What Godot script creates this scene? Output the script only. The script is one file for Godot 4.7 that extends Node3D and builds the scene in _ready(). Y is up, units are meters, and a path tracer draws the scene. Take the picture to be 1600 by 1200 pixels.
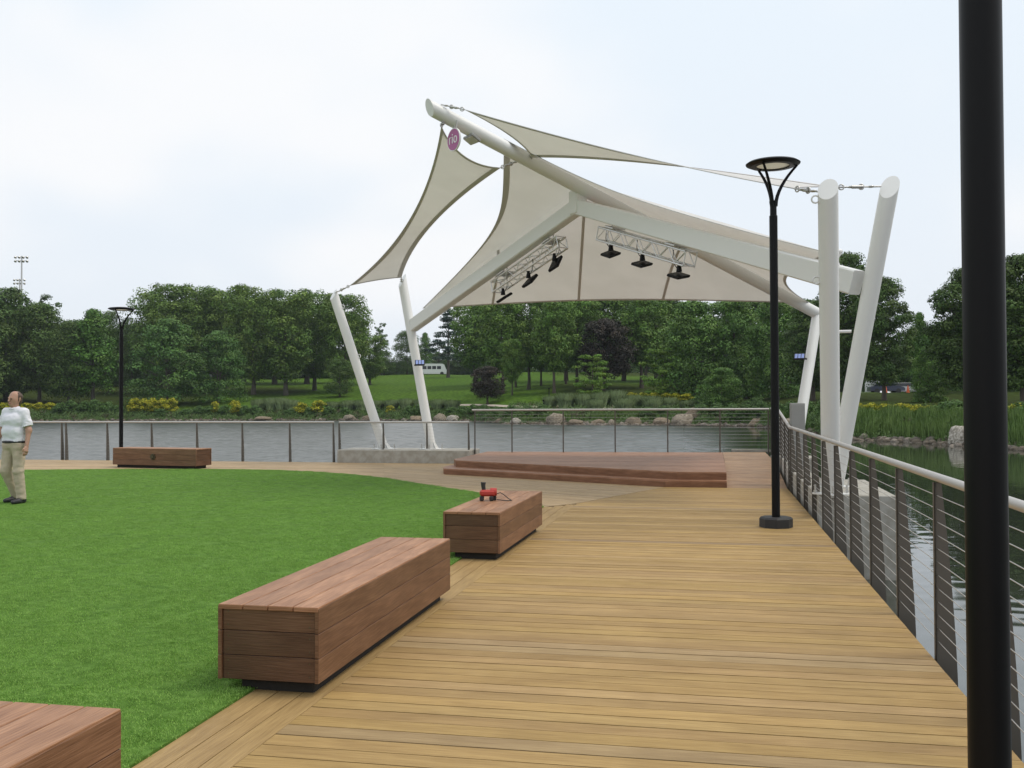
extends Node3D
# A lakeside boardwalk with a fabric-roofed stage. World: x right, y up, -z along the right-hand railing. Deck level is y = 0.

const WATER_Y = -0.8
var names := {}
var rng := RandomNumberGenerator.new()
var M := {}

# ---------------------------------------------------------------- mesh builder
class MB:
	var v := PackedVector3Array()
	var n := PackedVector3Array()
	var t := PackedVector2Array()
	var c := PackedColorArray()
	var ix := PackedInt32Array()
	var col := Color(1, 1, 1)
	var uvo := Vector2.ZERO

	func vert(p: Vector3, nn: Vector3, uv := Vector2.ZERO) -> int:
		v.append(p); n.append(nn); t.append(uv); c.append(col)
		return v.size() - 1

	func tri_i(a: int, b: int, d: int) -> void:      # a, b, d run counter-clockwise seen from outside
		ix.append(a); ix.append(d); ix.append(b)

	func tri(a: Vector3, b: Vector3, d: Vector3, out: Vector3) -> void:
		var nn := (b - a).cross(d - a)
		if nn.dot(out) < 0.0:
			var s := b
			b = d; d = s; nn = -nn
		nn = nn.normalized()
		tri_i(vert(a, nn, uvo), vert(b, nn, uvo), vert(d, nn, uvo))

	func quad(a: Vector3, b: Vector3, e: Vector3, d: Vector3, out: Vector3, ua := Vector2.ZERO, ub := Vector2.ZERO, ue := Vector2.ZERO, ud := Vector2.ZERO) -> void:
		var nn := (e - a).cross(d - b)
		if nn.dot(out) < 0.0:
			nn = -nn
			var s := b
			b = d; d = s
			var us := ub
			ub = ud; ud = us
		nn = nn.normalized()
		var i := vert(a, nn, ua + uvo)
		vert(b, nn, ub + uvo); vert(e, nn, ue + uvo); vert(d, nn, ud + uvo)
		tri_i(i, i + 1, i + 2); tri_i(i, i + 2, i + 3)

	# a box with chamfered edges; the texture runs along its longest side
	func box(xf: Transform3D, size: Vector3, bev := 0.0) -> void:
		var h := size * 0.5
		bev = minf(bev, minf(h.x, minf(h.y, h.z)) * 0.9)
		var long_axis := 0
		if size.y > size.x and size.y >= size.z: long_axis = 1
		elif size.z > size.x and size.z > size.y: long_axis = 2
		for k in 3:
			var i := (k + 1) % 3
			var j := (k + 2) % 3
			if j == long_axis:
				var s := i
				i = j; j = s
			for s in [-1.0, 1.0]:
				var q := []
				var u := []
				for m in [[-1, -1], [1, -1], [1, 1], [-1, 1]]:
					var p := Vector3.ZERO
					p[k] = s * h[k]
					p[i] = m[0] * (h[i] - bev)
					p[j] = m[1] * (h[j] - bev)
					q.append(xf * p)
					u.append(Vector2(p[i], p[j]))
				var o := Vector3.ZERO
				o[k] = s
				quad(q[0], q[1], q[2], q[3], xf.basis * o, u[0], u[1], u[2], u[3])
		if bev <= 0.0:
			return
		for k in 3:
			var i := (k + 1) % 3
			var j := (k + 2) % 3
			for si in [-1.0, 1.0]:
				for sj in [-1.0, 1.0]:
					var p := []
					for e in [[-1, 0], [1, 0], [1, 1], [-1, 1]]:
						var q := Vector3.ZERO
						q[k] = e[0] * (h[k] - bev)
						q[i] = si * (h[i] - (bev if e[1] == 1 else 0.0))
						q[j] = sj * (h[j] - (bev if e[1] == 0 else 0.0))
						p.append(xf * q)
					var o := Vector3.ZERO
					o[i] = si; o[j] = sj
					quad(p[0], p[1], p[2], p[3], xf.basis * o, Vector2(-h[k], 0), Vector2(h[k], 0), Vector2(h[k], bev), Vector2(-h[k], bev))
		for sx in [-1.0, 1.0]:
			for sy in [-1.0, 1.0]:
				for sz in [-1.0, 1.0]:
					var s := Vector3(sx, sy, sz)
					var a := Vector3(sx * h.x, sy * (h.y - bev), sz * (h.z - bev))
					var b := Vector3(sx * (h.x - bev), sy * h.y, sz * (h.z - bev))
					var d := Vector3(sx * (h.x - bev), sy * (h.y - bev), sz * h.z)
					tri(xf * a, xf * b, xf * d, xf.basis * s)

	# a swept round tube through points; radii one per point
	func tube(path: Array, radii: Array, seg := 8, cap0 := true, cap1 := true) -> void:
		var np := path.size()
		var rings := []
		var u_dir := Vector3.ZERO
		var run := 0.0
		for k in np:
			var p: Vector3 = path[k]
			var dir: Vector3
			if k == 0: dir = (path[1] - path[0]).normalized()
			elif k == np - 1: dir = (path[k] - path[k - 1]).normalized()
			else: dir = ((path[k + 1] - path[k]).normalized() + (path[k] - path[k - 1]).normalized()).normalized()
			if k == 0:
				u_dir = dir.cross(Vector3.UP if absf(dir.y) < 0.95 else Vector3.RIGHT).normalized()
			else:
				run += (path[k] - path[k - 1]).length()
				u_dir = (u_dir - dir * u_dir.dot(dir)).normalized()
			var w_dir := dir.cross(u_dir)
			var first := v.size()
			for s in seg + 1:
				var a := TAU * s / seg
				var o := u_dir * cos(a) + w_dir * sin(a)
				vert(p + o * float(radii[k]), o, Vector2(run, a * float(radii[k])) + uvo)
			rings.append(first)
		for k in np - 1:
			for s in seg:
				var a: int = rings[k] + s
				var b: int = rings[k + 1] + s
				tri_i(a, b + 1, b); tri_i(a, a + 1, b + 1)
		for e in 2:
			if (e == 0 and not cap0) or (e == 1 and not cap1):
				continue
			var k := 0 if e == 0 else np - 1
			var out: Vector3 = (path[0] - path[1]) if e == 0 else (path[np - 1] - path[np - 2])
			out = out.normalized()
			var ci := vert(path[k], out)
			var ring := []
			for s in seg:
				ring.append(vert(v[rings[k] + s], out))
			for s in seg:
				if e == 0: tri_i(ci, ring[(s + 1) % seg], ring[s])
				else: tri_i(ci, ring[s], ring[(s + 1) % seg])

	func bar(a: Vector3, b: Vector3, r: float, seg := 6) -> void:
		tube([a, b], [r, r], seg)

	# turned about y at 'at'; profile of Vector2(radius, height) from bottom to top
	func lathe(profile: Array, at := Vector3.ZERO, seg := 16) -> void:
		for k in profile.size() - 1:
			var a: Vector2 = profile[k]
			var b: Vector2 = profile[k + 1]
			var nn := Vector2(b.y - a.y, a.x - b.x).normalized()
			var first := v.size()
			for s in seg + 1:
				var w := TAU * s / seg
				var d := Vector3(cos(w), 0, sin(w))
				vert(at + d * a.x + Vector3(0, a.y, 0), (d * nn.x + Vector3(0, nn.y, 0)), Vector2(w * 0.1, a.y))
				vert(at + d * b.x + Vector3(0, b.y, 0), (d * nn.x + Vector3(0, nn.y, 0)), Vector2(w * 0.1, b.y))
			for s in seg:
				var i := first + s * 2
				tri_i(i, i + 1, i + 3); tri_i(i, i + 3, i + 2)

	# a flat polygon (x, z) raised from y0 to y1; the texture runs along 'ang'
	func slab(poly: PackedVector2Array, y0: float, y1: float, ang := 0.0, bottom := false) -> void:
		var tris := Geometry2D.triangulate_polygon(poly)
		var ca := cos(ang)
		var sa := sin(ang)
		for layer in (2 if bottom else 1):
			var y := y1 if layer == 0 else y0
			var nn := Vector3.UP if layer == 0 else Vector3.DOWN
			var first := v.size()
			for p in poly:
				vert(Vector3(p.x, y, p.y), nn, Vector2(p.x * ca + p.y * sa, -p.x * sa + p.y * ca) + uvo)
			for k in tris.size() / 3:
				var a := tris[k * 3]
				var b := tris[k * 3 + 1]
				var d := tris[k * 3 + 2]
				var up := (poly[b] - poly[a]).cross(poly[d] - poly[a]) < 0.0
				if up == (layer == 0): tri_i(first + a, first + b, first + d)
				else: tri_i(first + a, first + d, first + b)
		var mid := Vector2.ZERO
		var area := 0.0
		for k in poly.size():
			area += poly[k].cross(poly[(k + 1) % poly.size()])
		for k in poly.size():
			var a := poly[k]
			var b := poly[(k + 1) % poly.size()]
			var e := (b - a)
			var o := Vector2(e.y, -e.x) * (1.0 if area > 0.0 else -1.0)
			quad(Vector3(a.x, y0, a.y), Vector3(b.x, y0, b.y), Vector3(b.x, y1, b.y), Vector3(a.x, y1, a.y), Vector3(o.x, 0, o.y), Vector2.ZERO, Vector2(e.length(), 0), Vector2(e.length(), y1 - y0), Vector2(0, y1 - y0))

	func leaf(p: Vector3, nn: Vector3, along: Vector3, ln: float, wd: float) -> void:
		var side := along.cross(nn).normalized() * wd * 0.5
		var fwd := along * ln * 0.5
		var i := vert(p - fwd, nn, Vector2(0, 0))
		vert(p + side, nn, Vector2(1, 0)); vert(p + fwd, nn, Vector2(1, 1)); vert(p - side, nn, Vector2(0, 1))
		tri_i(i, i + 1, i + 2); tri_i(i, i + 2, i + 3)

	func mesh() -> ArrayMesh:
		var a := []
		a.resize(Mesh.ARRAY_MAX)
		a[Mesh.ARRAY_VERTEX] = v
		a[Mesh.ARRAY_NORMAL] = n
		a[Mesh.ARRAY_TEX_UV] = t
		a[Mesh.ARRAY_COLOR] = c
		a[Mesh.ARRAY_INDEX] = ix
		var m := ArrayMesh.new()
		m.add_surface_from_arrays(Mesh.PRIMITIVE_TRIANGLES, a)
		return m

# ---------------------------------------------------------------- naming helpers
func numbered(called: String) -> String:
	var k: int = names.get(called, 0)
	names[called] = k + 1
	return called if k == 0 else "%s_%03d" % [called, k]

func tag(o: Node, label := "", category := "", group := "", kind := "") -> Node:
	if label: o.set_meta("label", label)
	if category: o.set_meta("category", category)
	if group: o.set_meta("group", group)
	if kind: o.set_meta("kind", kind)
	return o

func thing(called: String, label: String, category: String, at := Vector3.ZERO, turn := 0.0, group := "") -> Node3D:
	var o := Node3D.new()
	o.name = numbered(called)
	add_child(o)
	o.position = at
	o.rotation.y = turn
	tag(o, label, category, group)
	return o

func child_name(parent: Node, called: String) -> String:
	if parent == self:
		return numbered(called)
	var k := 0
	var nm := called
	var counts: Dictionary = parent.get_meta("_counts", {})
	k = counts.get(called, 0)
	counts[called] = k + 1
	parent.set_meta("_counts", counts)
	return called if k == 0 else "%s_%03d" % [called, k]

func put(called: String, mesh: Mesh, mat: Material, parent: Node = self) -> MeshInstance3D:
	var o := MeshInstance3D.new()
	o.name = child_name(parent, called)
	o.mesh = mesh
	o.material_override = null
	if mesh is ArrayMesh and mesh.get_surface_count() == 1:
		o.set_surface_override_material(0, mat)
	else:
		o.material_override = mat
	parent.add_child(o, true)
	return o

func copy_of(o: Node3D, called: String, label := "", group := "") -> Node3D:
	var c: Node3D = o.duplicate()
	c.name = numbered(called)
	add_child(c)
	if label: c.set_meta("label", label)
	if group: c.set_meta("group", group)
	return c

func V(x: float, y: float, z: float) -> Vector3:
	return Vector3(x, y, z)

func at(p: Vector3, b := Basis.IDENTITY) -> Transform3D:
	return Transform3D(b, p)

func rnd(a: float, b: float) -> float:
	return rng.randf_range(a, b)

func sphere_dir() -> Vector3:
	var y := rnd(-1, 1)
	var a := rnd(0, TAU)
	var r := sqrt(maxf(0.0, 1.0 - y * y))
	return Vector3(r * cos(a), y, r * sin(a))

# ---------------------------------------------------------------- materials
func mat(called: String, lin: Color, rough := 0.7, metal := 0.0) -> StandardMaterial3D:
	var m := StandardMaterial3D.new()
	m.resource_name = called
	m.albedo_color = lin.linear_to_srgb()
	m.roughness = rough
	m.metallic = metal
	m.vertex_color_use_as_albedo = true
	m.cull_mode = BaseMaterial3D.CULL_DISABLED
	M[called] = m
	return m

func noise_image(size: int, freq: float, seed_value: int, octaves := 4) -> PackedFloat32Array:
	var f := FastNoiseLite.new()
	f.seed = seed_value
	f.noise_type = FastNoiseLite.TYPE_SIMPLEX_SMOOTH
	f.frequency = freq
	f.fractal_octaves = octaves
	var im := f.get_seamless_image(size, size)
	im.convert(Image.FORMAT_L8)
	var d := im.get_data()
	var out := PackedFloat32Array()
	out.resize(size * size)
	for i in size * size:
		out[i] = d[i] / 255.0
	return out

# wood grain: long streaks along u, with darker bands and the odd knot; a multiplier for the board's own colour
func wood_texture(seed_value: int, contrast: float, warm: float) -> Array:
	var s := 512
	var a := noise_image(s, 0.006, seed_value)
	var b := noise_image(s, 0.012, seed_value + 7)
	var e := noise_image(s, 0.03, seed_value + 13, 2)
	var img := Image.create(s, s, false, Image.FORMAT_RGB8)
	var hgt := Image.create(s, s, false, Image.FORMAT_RGB8)
	for y in s:
		for x in s:
			var big: float = a[y * s + x]
			var grain: float = b[((y * 8 + int(big * 90.0)) % s) * s + x]
			var fine: float = e[((y * 11) % s) * s + (x * 1) % s]
			var w := (big - 0.5) * 0.7 + (grain - 0.5) * 1.0 + (fine - 0.5) * 0.5
			var k := clampf(0.87 + w * contrast, 0.25, 1.0)
			img.set_pixel(x, y, Color(k, pow(k, 1.0 + warm), pow(k, 1.0 + warm * 2.0)))
			var g := clampf(0.5 + (grain - 0.5) * 0.6 + (fine - 0.5) * 0.8, 0.0, 1.0)
			hgt.set_pixel(x, y, Color(g, g, g))
	return [ImageTexture.create_from_image(img), ImageTexture.create_from_image(hgt)]

func mottle_texture(seed_value: int, freq: float, lo: Color, hi: Color, octaves := 5) -> ImageTexture:
	var s := 512
	var a := noise_image(s, freq, seed_value, octaves)
	var img := Image.create(s, s, false, Image.FORMAT_RGB8)
	for y in s:
		for x in s:
			var k := clampf((a[y * s + x] - 0.5) * 1.8 + 0.5, 0.0, 1.0)
			img.set_pixel(x, y, lo.lerp(hi, k))
	return ImageTexture.create_from_image(img)

func make_materials() -> void:
	var deck_tex := wood_texture(3, 0.17, 0.12)
	var m := mat("decking", Color(1, 1, 1), 0.62)
	m.albedo_texture = deck_tex[0]
	m.heightmap_enabled = true
	m.heightmap_texture = deck_tex[1]
	m.heightmap_scale = 0.12
	m.uv1_scale = Vector3(0.42, 2.2, 1)
	m.metallic_specular = 0.33
	var ipe := wood_texture(11, 0.26, 0.2)
	m = mat("hardwood", Color(1, 1, 1), 0.5)
	m.metallic_specular = 0.42
	m.albedo_texture = ipe[0]
	m.heightmap_enabled = true
	m.heightmap_texture = ipe[1]
	m.heightmap_scale = 0.08
	m.uv1_scale = Vector3(0.5, 2.0, 1)
	m = mat("dark_gap", Color(0.02, 0.017, 0.014), 0.9)
	m = mat("stage_wood", Color(1, 1, 1), 0.55)
	m.metallic_specular = 0.38
	m.albedo_texture = ipe[0]
	m.uv1_scale = Vector3(0.4, 1.6, 1)
	m = mat("turf", Color(1, 1, 1), 0.9)
	m.metallic_specular = 0.15
	m.albedo_texture = mottle_texture(31, 0.02, Color(0.82, 0.86, 0.78), Color(1, 1, 1), 5)
	m.uv1_scale = Vector3(0.35, 0.5, 1)
	m.detail_enabled = true
	m.detail_blend_mode = BaseMaterial3D.BLEND_MODE_MUL
	m.detail_albedo = mottle_texture(33, 0.05, Color(0.82, 0.84, 0.8), Color(1, 1, 1), 4)
	m.detail_uv_layer = BaseMaterial3D.DETAIL_UV_1
	m = mat("turf_blade", Color(1, 1, 1), 0.6)
	m.backlight_enabled = true
	m.backlight = Color(0.4, 0.5, 0.3)
	m.metallic_specular = 0.25
	m = mat("leaf", Color(1, 1, 1), 0.55)
	m.backlight_enabled = true
	m.backlight = Color(0.42, 0.5, 0.24)
	m.metallic_specular = 0.28
	m = mat("bark", Color(0.09, 0.075, 0.06), 0.9)
	m = mat("white_steel", Color(0.74, 0.74, 0.72), 0.38)
	m.clearcoat_enabled = true
	m.clearcoat = 0.25
	m = mat("membrane", Color(0.77, 0.762, 0.755), 0.75)
	m.backlight_enabled = true
	m.backlight = Color(0.78, 0.77, 0.74)
	m.metallic_specular = 0.3
	m.albedo_texture = mottle_texture(41, 0.006, Color(0.975, 0.975, 0.972), Color(1, 1, 1), 4)
	m = mat("membrane_hem", Color(0.6, 0.585, 0.57), 0.8)
	m.backlight_enabled = true
	m.backlight = Color(0.45, 0.45, 0.45)
	m = mat("black_paint", Color(0.0035, 0.0035, 0.004), 0.42)
	m.metallic_specular = 0.3
	m = mat("base_paint", Color(0.018, 0.018, 0.019), 0.6)
	m = mat("steel", Color(0.55, 0.54, 0.52), 0.4, 0.85)
	m = mat("handrail_steel", Color(0.5, 0.48, 0.455), 0.5, 0.6)
	m = mat("post_steel", Color(0.105, 0.092, 0.075), 0.5, 0.1)
	m = mat("alu", Color(0.7, 0.7, 0.7), 0.35, 0.8)
	m = mat("concrete", Color(0.4, 0.385, 0.345), 0.9)
	m.albedo_texture = mottle_texture(51, 0.015, Color(0.9, 0.89, 0.87), Color(1, 1, 1), 6)
	m.uv1_triplanar = true
	m.uv1_world_triplanar = true
	m.uv1_scale = Vector3(0.6, 0.6, 0.6)
	m = mat("plaza", Color(0.38, 0.36, 0.33), 0.9)
	m = mat("lens", Color(0.75, 0.73, 0.68), 0.5)
	m.backlight_enabled = true
	m.backlight = Color(0.75, 0.73, 0.68)
	m = mat("magenta", Color(0.42, 0.11, 0.29), 0.5)
	m = mat("white", Color(0.8, 0.8, 0.8), 0.5)
	m = mat("blue_lens", Color(0.35, 0.45, 0.85), 0.25)
	m = mat("red_plastic", Color(0.42, 0.035, 0.025), 0.4)
	m = mat("black_plastic", Color(0.02, 0.02, 0.02), 0.55)
	m = mat("cabinet", Color(0.3, 0.3, 0.29), 0.45, 0.5)
	m = mat("terrain", Color(1, 1, 1), 0.95)
	m.metallic_specular = 0.12
	m.albedo_texture = mottle_texture(61, 0.03, Color(0.7, 0.72, 0.66), Color(1, 1, 1), 5)
	m.uv1_scale = Vector3(0.08, 0.08, 1)
	m = mat("rock", Color(1, 1, 1), 0.9)
	m.albedo_texture = mottle_texture(63, 0.02, Color(0.5, 0.48, 0.45), Color(1, 1, 1), 6)
	m.uv1_triplanar = true
	m.uv1_scale = Vector3(0.8, 0.8, 0.8)
	m = mat("bronze", Color(0.12, 0.1, 0.06), 0.4, 0.7)
	m = mat("skin", Color(0.42, 0.24, 0.17), 0.55)
	m.subsurf_scatter_enabled = true
	m.subsurf_scatter_strength = 0.1
	m = mat("lip", Color(0.33, 0.15, 0.12), 0.5)
	m = mat("shirt", Color(0.74, 0.73, 0.79), 0.85)
	m = mat("trousers", Color(0.48, 0.4, 0.3), 0.9)
	m = mat("leather", Color(0.02, 0.02, 0.025), 0.5)
	m = mat("hair", Color(0.08, 0.05, 0.035), 0.7)
	m = mat("car_paint", Color(1, 1, 1), 0.25)
	m.clearcoat_enabled = true
	m = mat("car_glass", Color(0.02, 0.025, 0.03), 0.08)
	m = mat("rubber", Color(0.02, 0.02, 0.02), 0.8)
	m = mat("cone_orange", Color(0.7, 0.12, 0.03), 0.6)
	m = mat("asphalt", Color(0.1, 0.1, 0.1), 0.9)
	m = mat("path_gravel", Color(0.38, 0.33, 0.27), 0.95)
	m = mat("lake", Color(0.03, 0.036, 0.026), 1.0)
	# u is how wind-roughened the water is: sheltered water is smooth, rippled water scatters what it mirrors
	var rg := Image.create(64, 4, false, Image.FORMAT_RGB8)
	for x in 64:
		for y in 4:
			var k := lerpf(0.03, 0.29, sqrt(clampf((x - 4.0) / 58.0, 0.0, 1.0)))
			rg.set_pixel(x, y, Color(k, k, k))
	m.roughness_texture = ImageTexture.create_from_image(rg)
	m.roughness_texture_channel = BaseMaterial3D.TEXTURE_CHANNEL_RED
	m.texture_repeat = false
	m.metallic_specular = 0.72

# ---------------------------------------------------------------- sky
func sky_image() -> Image:
	var w := 512
	var h := 256
	var f := FastNoiseLite.new()
	f.seed = 5
	f.frequency = 1.1
	f.fractal_octaves = 5
	var img := Image.create(w, h, false, Image.FORMAT_RGBF)
	for y in h:
		var el := (0.5 - (y + 0.5) / h) * PI
		for x in w:
			var az := (x + 0.5) / w * TAU
			var d := Vector3(cos(el) * sin(az), sin(el), cos(el) * cos(az))
			var up := clampf(d.y, 0.0, 1.0)
			var base := Color(0.77, 0.8, 0.845).lerp(Color(0.755, 0.86, 0.955), pow(up, 0.5))
			var q := d / (absf(d.y) + 0.35)
			var k := f.get_noise_3d(q.x, q.y * 2.0, q.z)
			var cover := smoothstep(-0.25, 0.35, k)
			var c := base.lerp(Color(0.9, 0.905, 0.915), cover * 0.85)
			if d.y < 0.0:
				c = Color(0.3, 0.3, 0.28)
			img.set_pixel(x, y, c)
	return img

func stage_light() -> void:
	var cam := Camera3D.new()
	cam.name = "camera"
	cam.fov = 42.57
	cam.near = 0.05
	cam.far = 900.0
	cam.position = V(0, 1.55, 0)
	cam.basis = Basis(Vector3.UP, 0.1999) * Basis(Vector3.RIGHT, 0.01766) * Basis(Vector3.BACK, -0.004)
	cam.current = true
	add_child(cam)
	var e := WorldEnvironment.new()
	e.name = "environment"
	var env := Environment.new()
	env.background_mode = Environment.BG_SKY
	var sky := Sky.new()
	var sm := PanoramaSkyMaterial.new()
	sm.panorama = ImageTexture.create_from_image(sky_image())
	sky.sky_material = sm
	env.sky = sky
	env.tonemap_mode = Environment.TONE_MAPPER_LINEAR
	env.tonemap_exposure = 1.1
	env.sdfgi_enabled = true
	env.ssao_enabled = true
	env.ssil_enabled = true
	# summer haze over the lake
	env.fog_enabled = true
	env.fog_density = 0.00018
	env.fog_light_color = Color(0.86, 0.9, 0.95)
	e.environment = env
	add_child(e)
	var sun := DirectionalLight3D.new()
	sun.name = "sun"
	sun.light_energy = 0.5
	sun.light_color = Color(1.0, 0.96, 0.9)
	sun.light_angular_distance = 20.0
	sun.shadow_enabled = true
	sun.look_at_from_position(V(0.5, 0.85, -0.12), Vector3.ZERO)
	add_child(sun)

# ---------------------------------------------------------------- land and water
# bearing in degrees from -z towards +x -> distance of the far shore from the middle of the boardwalk
const SHORE = [[-100, 60], [-80, 70], [-60, 100], [-38.9, 143.7], [-32.7, 136.8], [-26.0, 129.9], [-20.3, 124.9], [-13.7, 116.7], [-11.8, 102.7], [-7.7, 96.3], [-2.2, 94.6], [2.4, 90.3], [6.2, 67.0], [7.8, 61.0], [10.4, 58.9], [13.0, 54.8], [16.0, 51.0], [35, 44], [55, 40], [100, 45]]

func along(table: Array, x: float) -> float:
	if x <= table[0][0]: return table[0][1]
	for k in table.size() - 1:
		if x <= table[k + 1][0]:
			return lerpf(table[k][1], table[k + 1][1], (x - table[k][0]) / (table[k + 1][0] - table[k][0]))
	return table[-1][1]

func shore(az: float) -> float:
	return along(SHORE, az)

func land_height(az: float, d: float) -> float:
	var s := d - shore(az)
	var k := along([[-11, 0.085], [-3, 0.08], [5, 0.05], [11, 0.045], [40, 0.045]], az)
	if s < 0.0:
		return WATER_Y + s * 0.35
	return WATER_Y + smoothstep(0.0, 4.0, s) + k * minf(maxf(s - 3.0, 0.0), 45.0) + 1.4 * (k - 0.044) * minf(maxf(s - 48.0, 0.0), 70.0) + 0.004 * maxf(s - 118.0, 0.0)

func ground_at(x: float, z: float) -> Vector3:
	return V(x, land_height(rad_to_deg(atan2(x, -z)), sqrt(x * x + z * z)), z)

func bank(az: float, s: float) -> Vector3:      # a point on the far bank, s metres from the water
	var d := shore(az) + s
	var a := deg_to_rad(az)
	return V(d * sin(a), land_height(az, d), -d * cos(a))

func swell(az: float, r: float) -> float:      # how lively the water is, 0 to 1
	var open := 1.0 - smoothstep(-3.0, 3.5, az)
	var lee := lerpf(1.0, smoothstep(26.0, 46.0, r), smoothstep(-17.0, -13.0, az))
	return maxf(open * lee, 0.05 + 0.05 * (1.0 - smoothstep(8.0, 20.0, r)))

func ripple_patch(parent: Node3D, az0: float, az1: float, daz: float, r0: float, r1: float, dr: float) -> void:
	var f := FastNoiseLite.new()
	f.seed = 2
	f.noise_type = FastNoiseLite.TYPE_SIMPLEX_SMOOTH
	f.fractal_octaves = 2
	f.frequency = 1.0
	var na := int((az1 - az0) / daz) + 1
	var nr := int((r1 - r0) / dr) + 1
	var hs := PackedFloat32Array()
	hs.resize(na * nr)
	var b := MB.new()
	var cal := 0.85
	for i in na:
		var az := az0 + (az1 - az0) * i / (na - 1)
		var sa := sin(deg_to_rad(az))
		var ca := cos(deg_to_rad(az))
		for j in nr:
			var r := r0 + (r1 - r0) * j / (nr - 1)
			var amp := swell(az, r)
			var len_k := 1.5
			var h := f.get_noise_2d(r * sa * cal, r * ca * (cal + len_k)) * 0.045 * amp
			hs[i * nr + j] = h
			b.v.append(V(r * sa, WATER_Y + h, -r * ca))
			b.t.append(Vector2(amp, 0.5))
	b.n.resize(na * nr)
	b.c.resize(na * nr)
	b.c.fill(Color.WHITE)
	for i in na:
		for j in nr:
			var k := i * nr + j
			var p := b.v[mini(i + 1, na - 1) * nr + j] - b.v[maxi(i - 1, 0) * nr + j]
			var q := b.v[i * nr + mini(j + 1, nr - 1)] - b.v[i * nr + maxi(j - 1, 0)]
			b.n[k] = p.cross(q).normalized()
			if b.n[k].y < 0.0: b.n[k] = -b.n[k]
	for i in na - 1:
		for j in nr - 1:
			var k := i * nr + j
			b.tri_i(k, k + nr, k + nr + 1); b.tri_i(k, k + nr + 1, k + 1)
	put("water_surface", b.mesh(), M.lake, parent)

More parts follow.
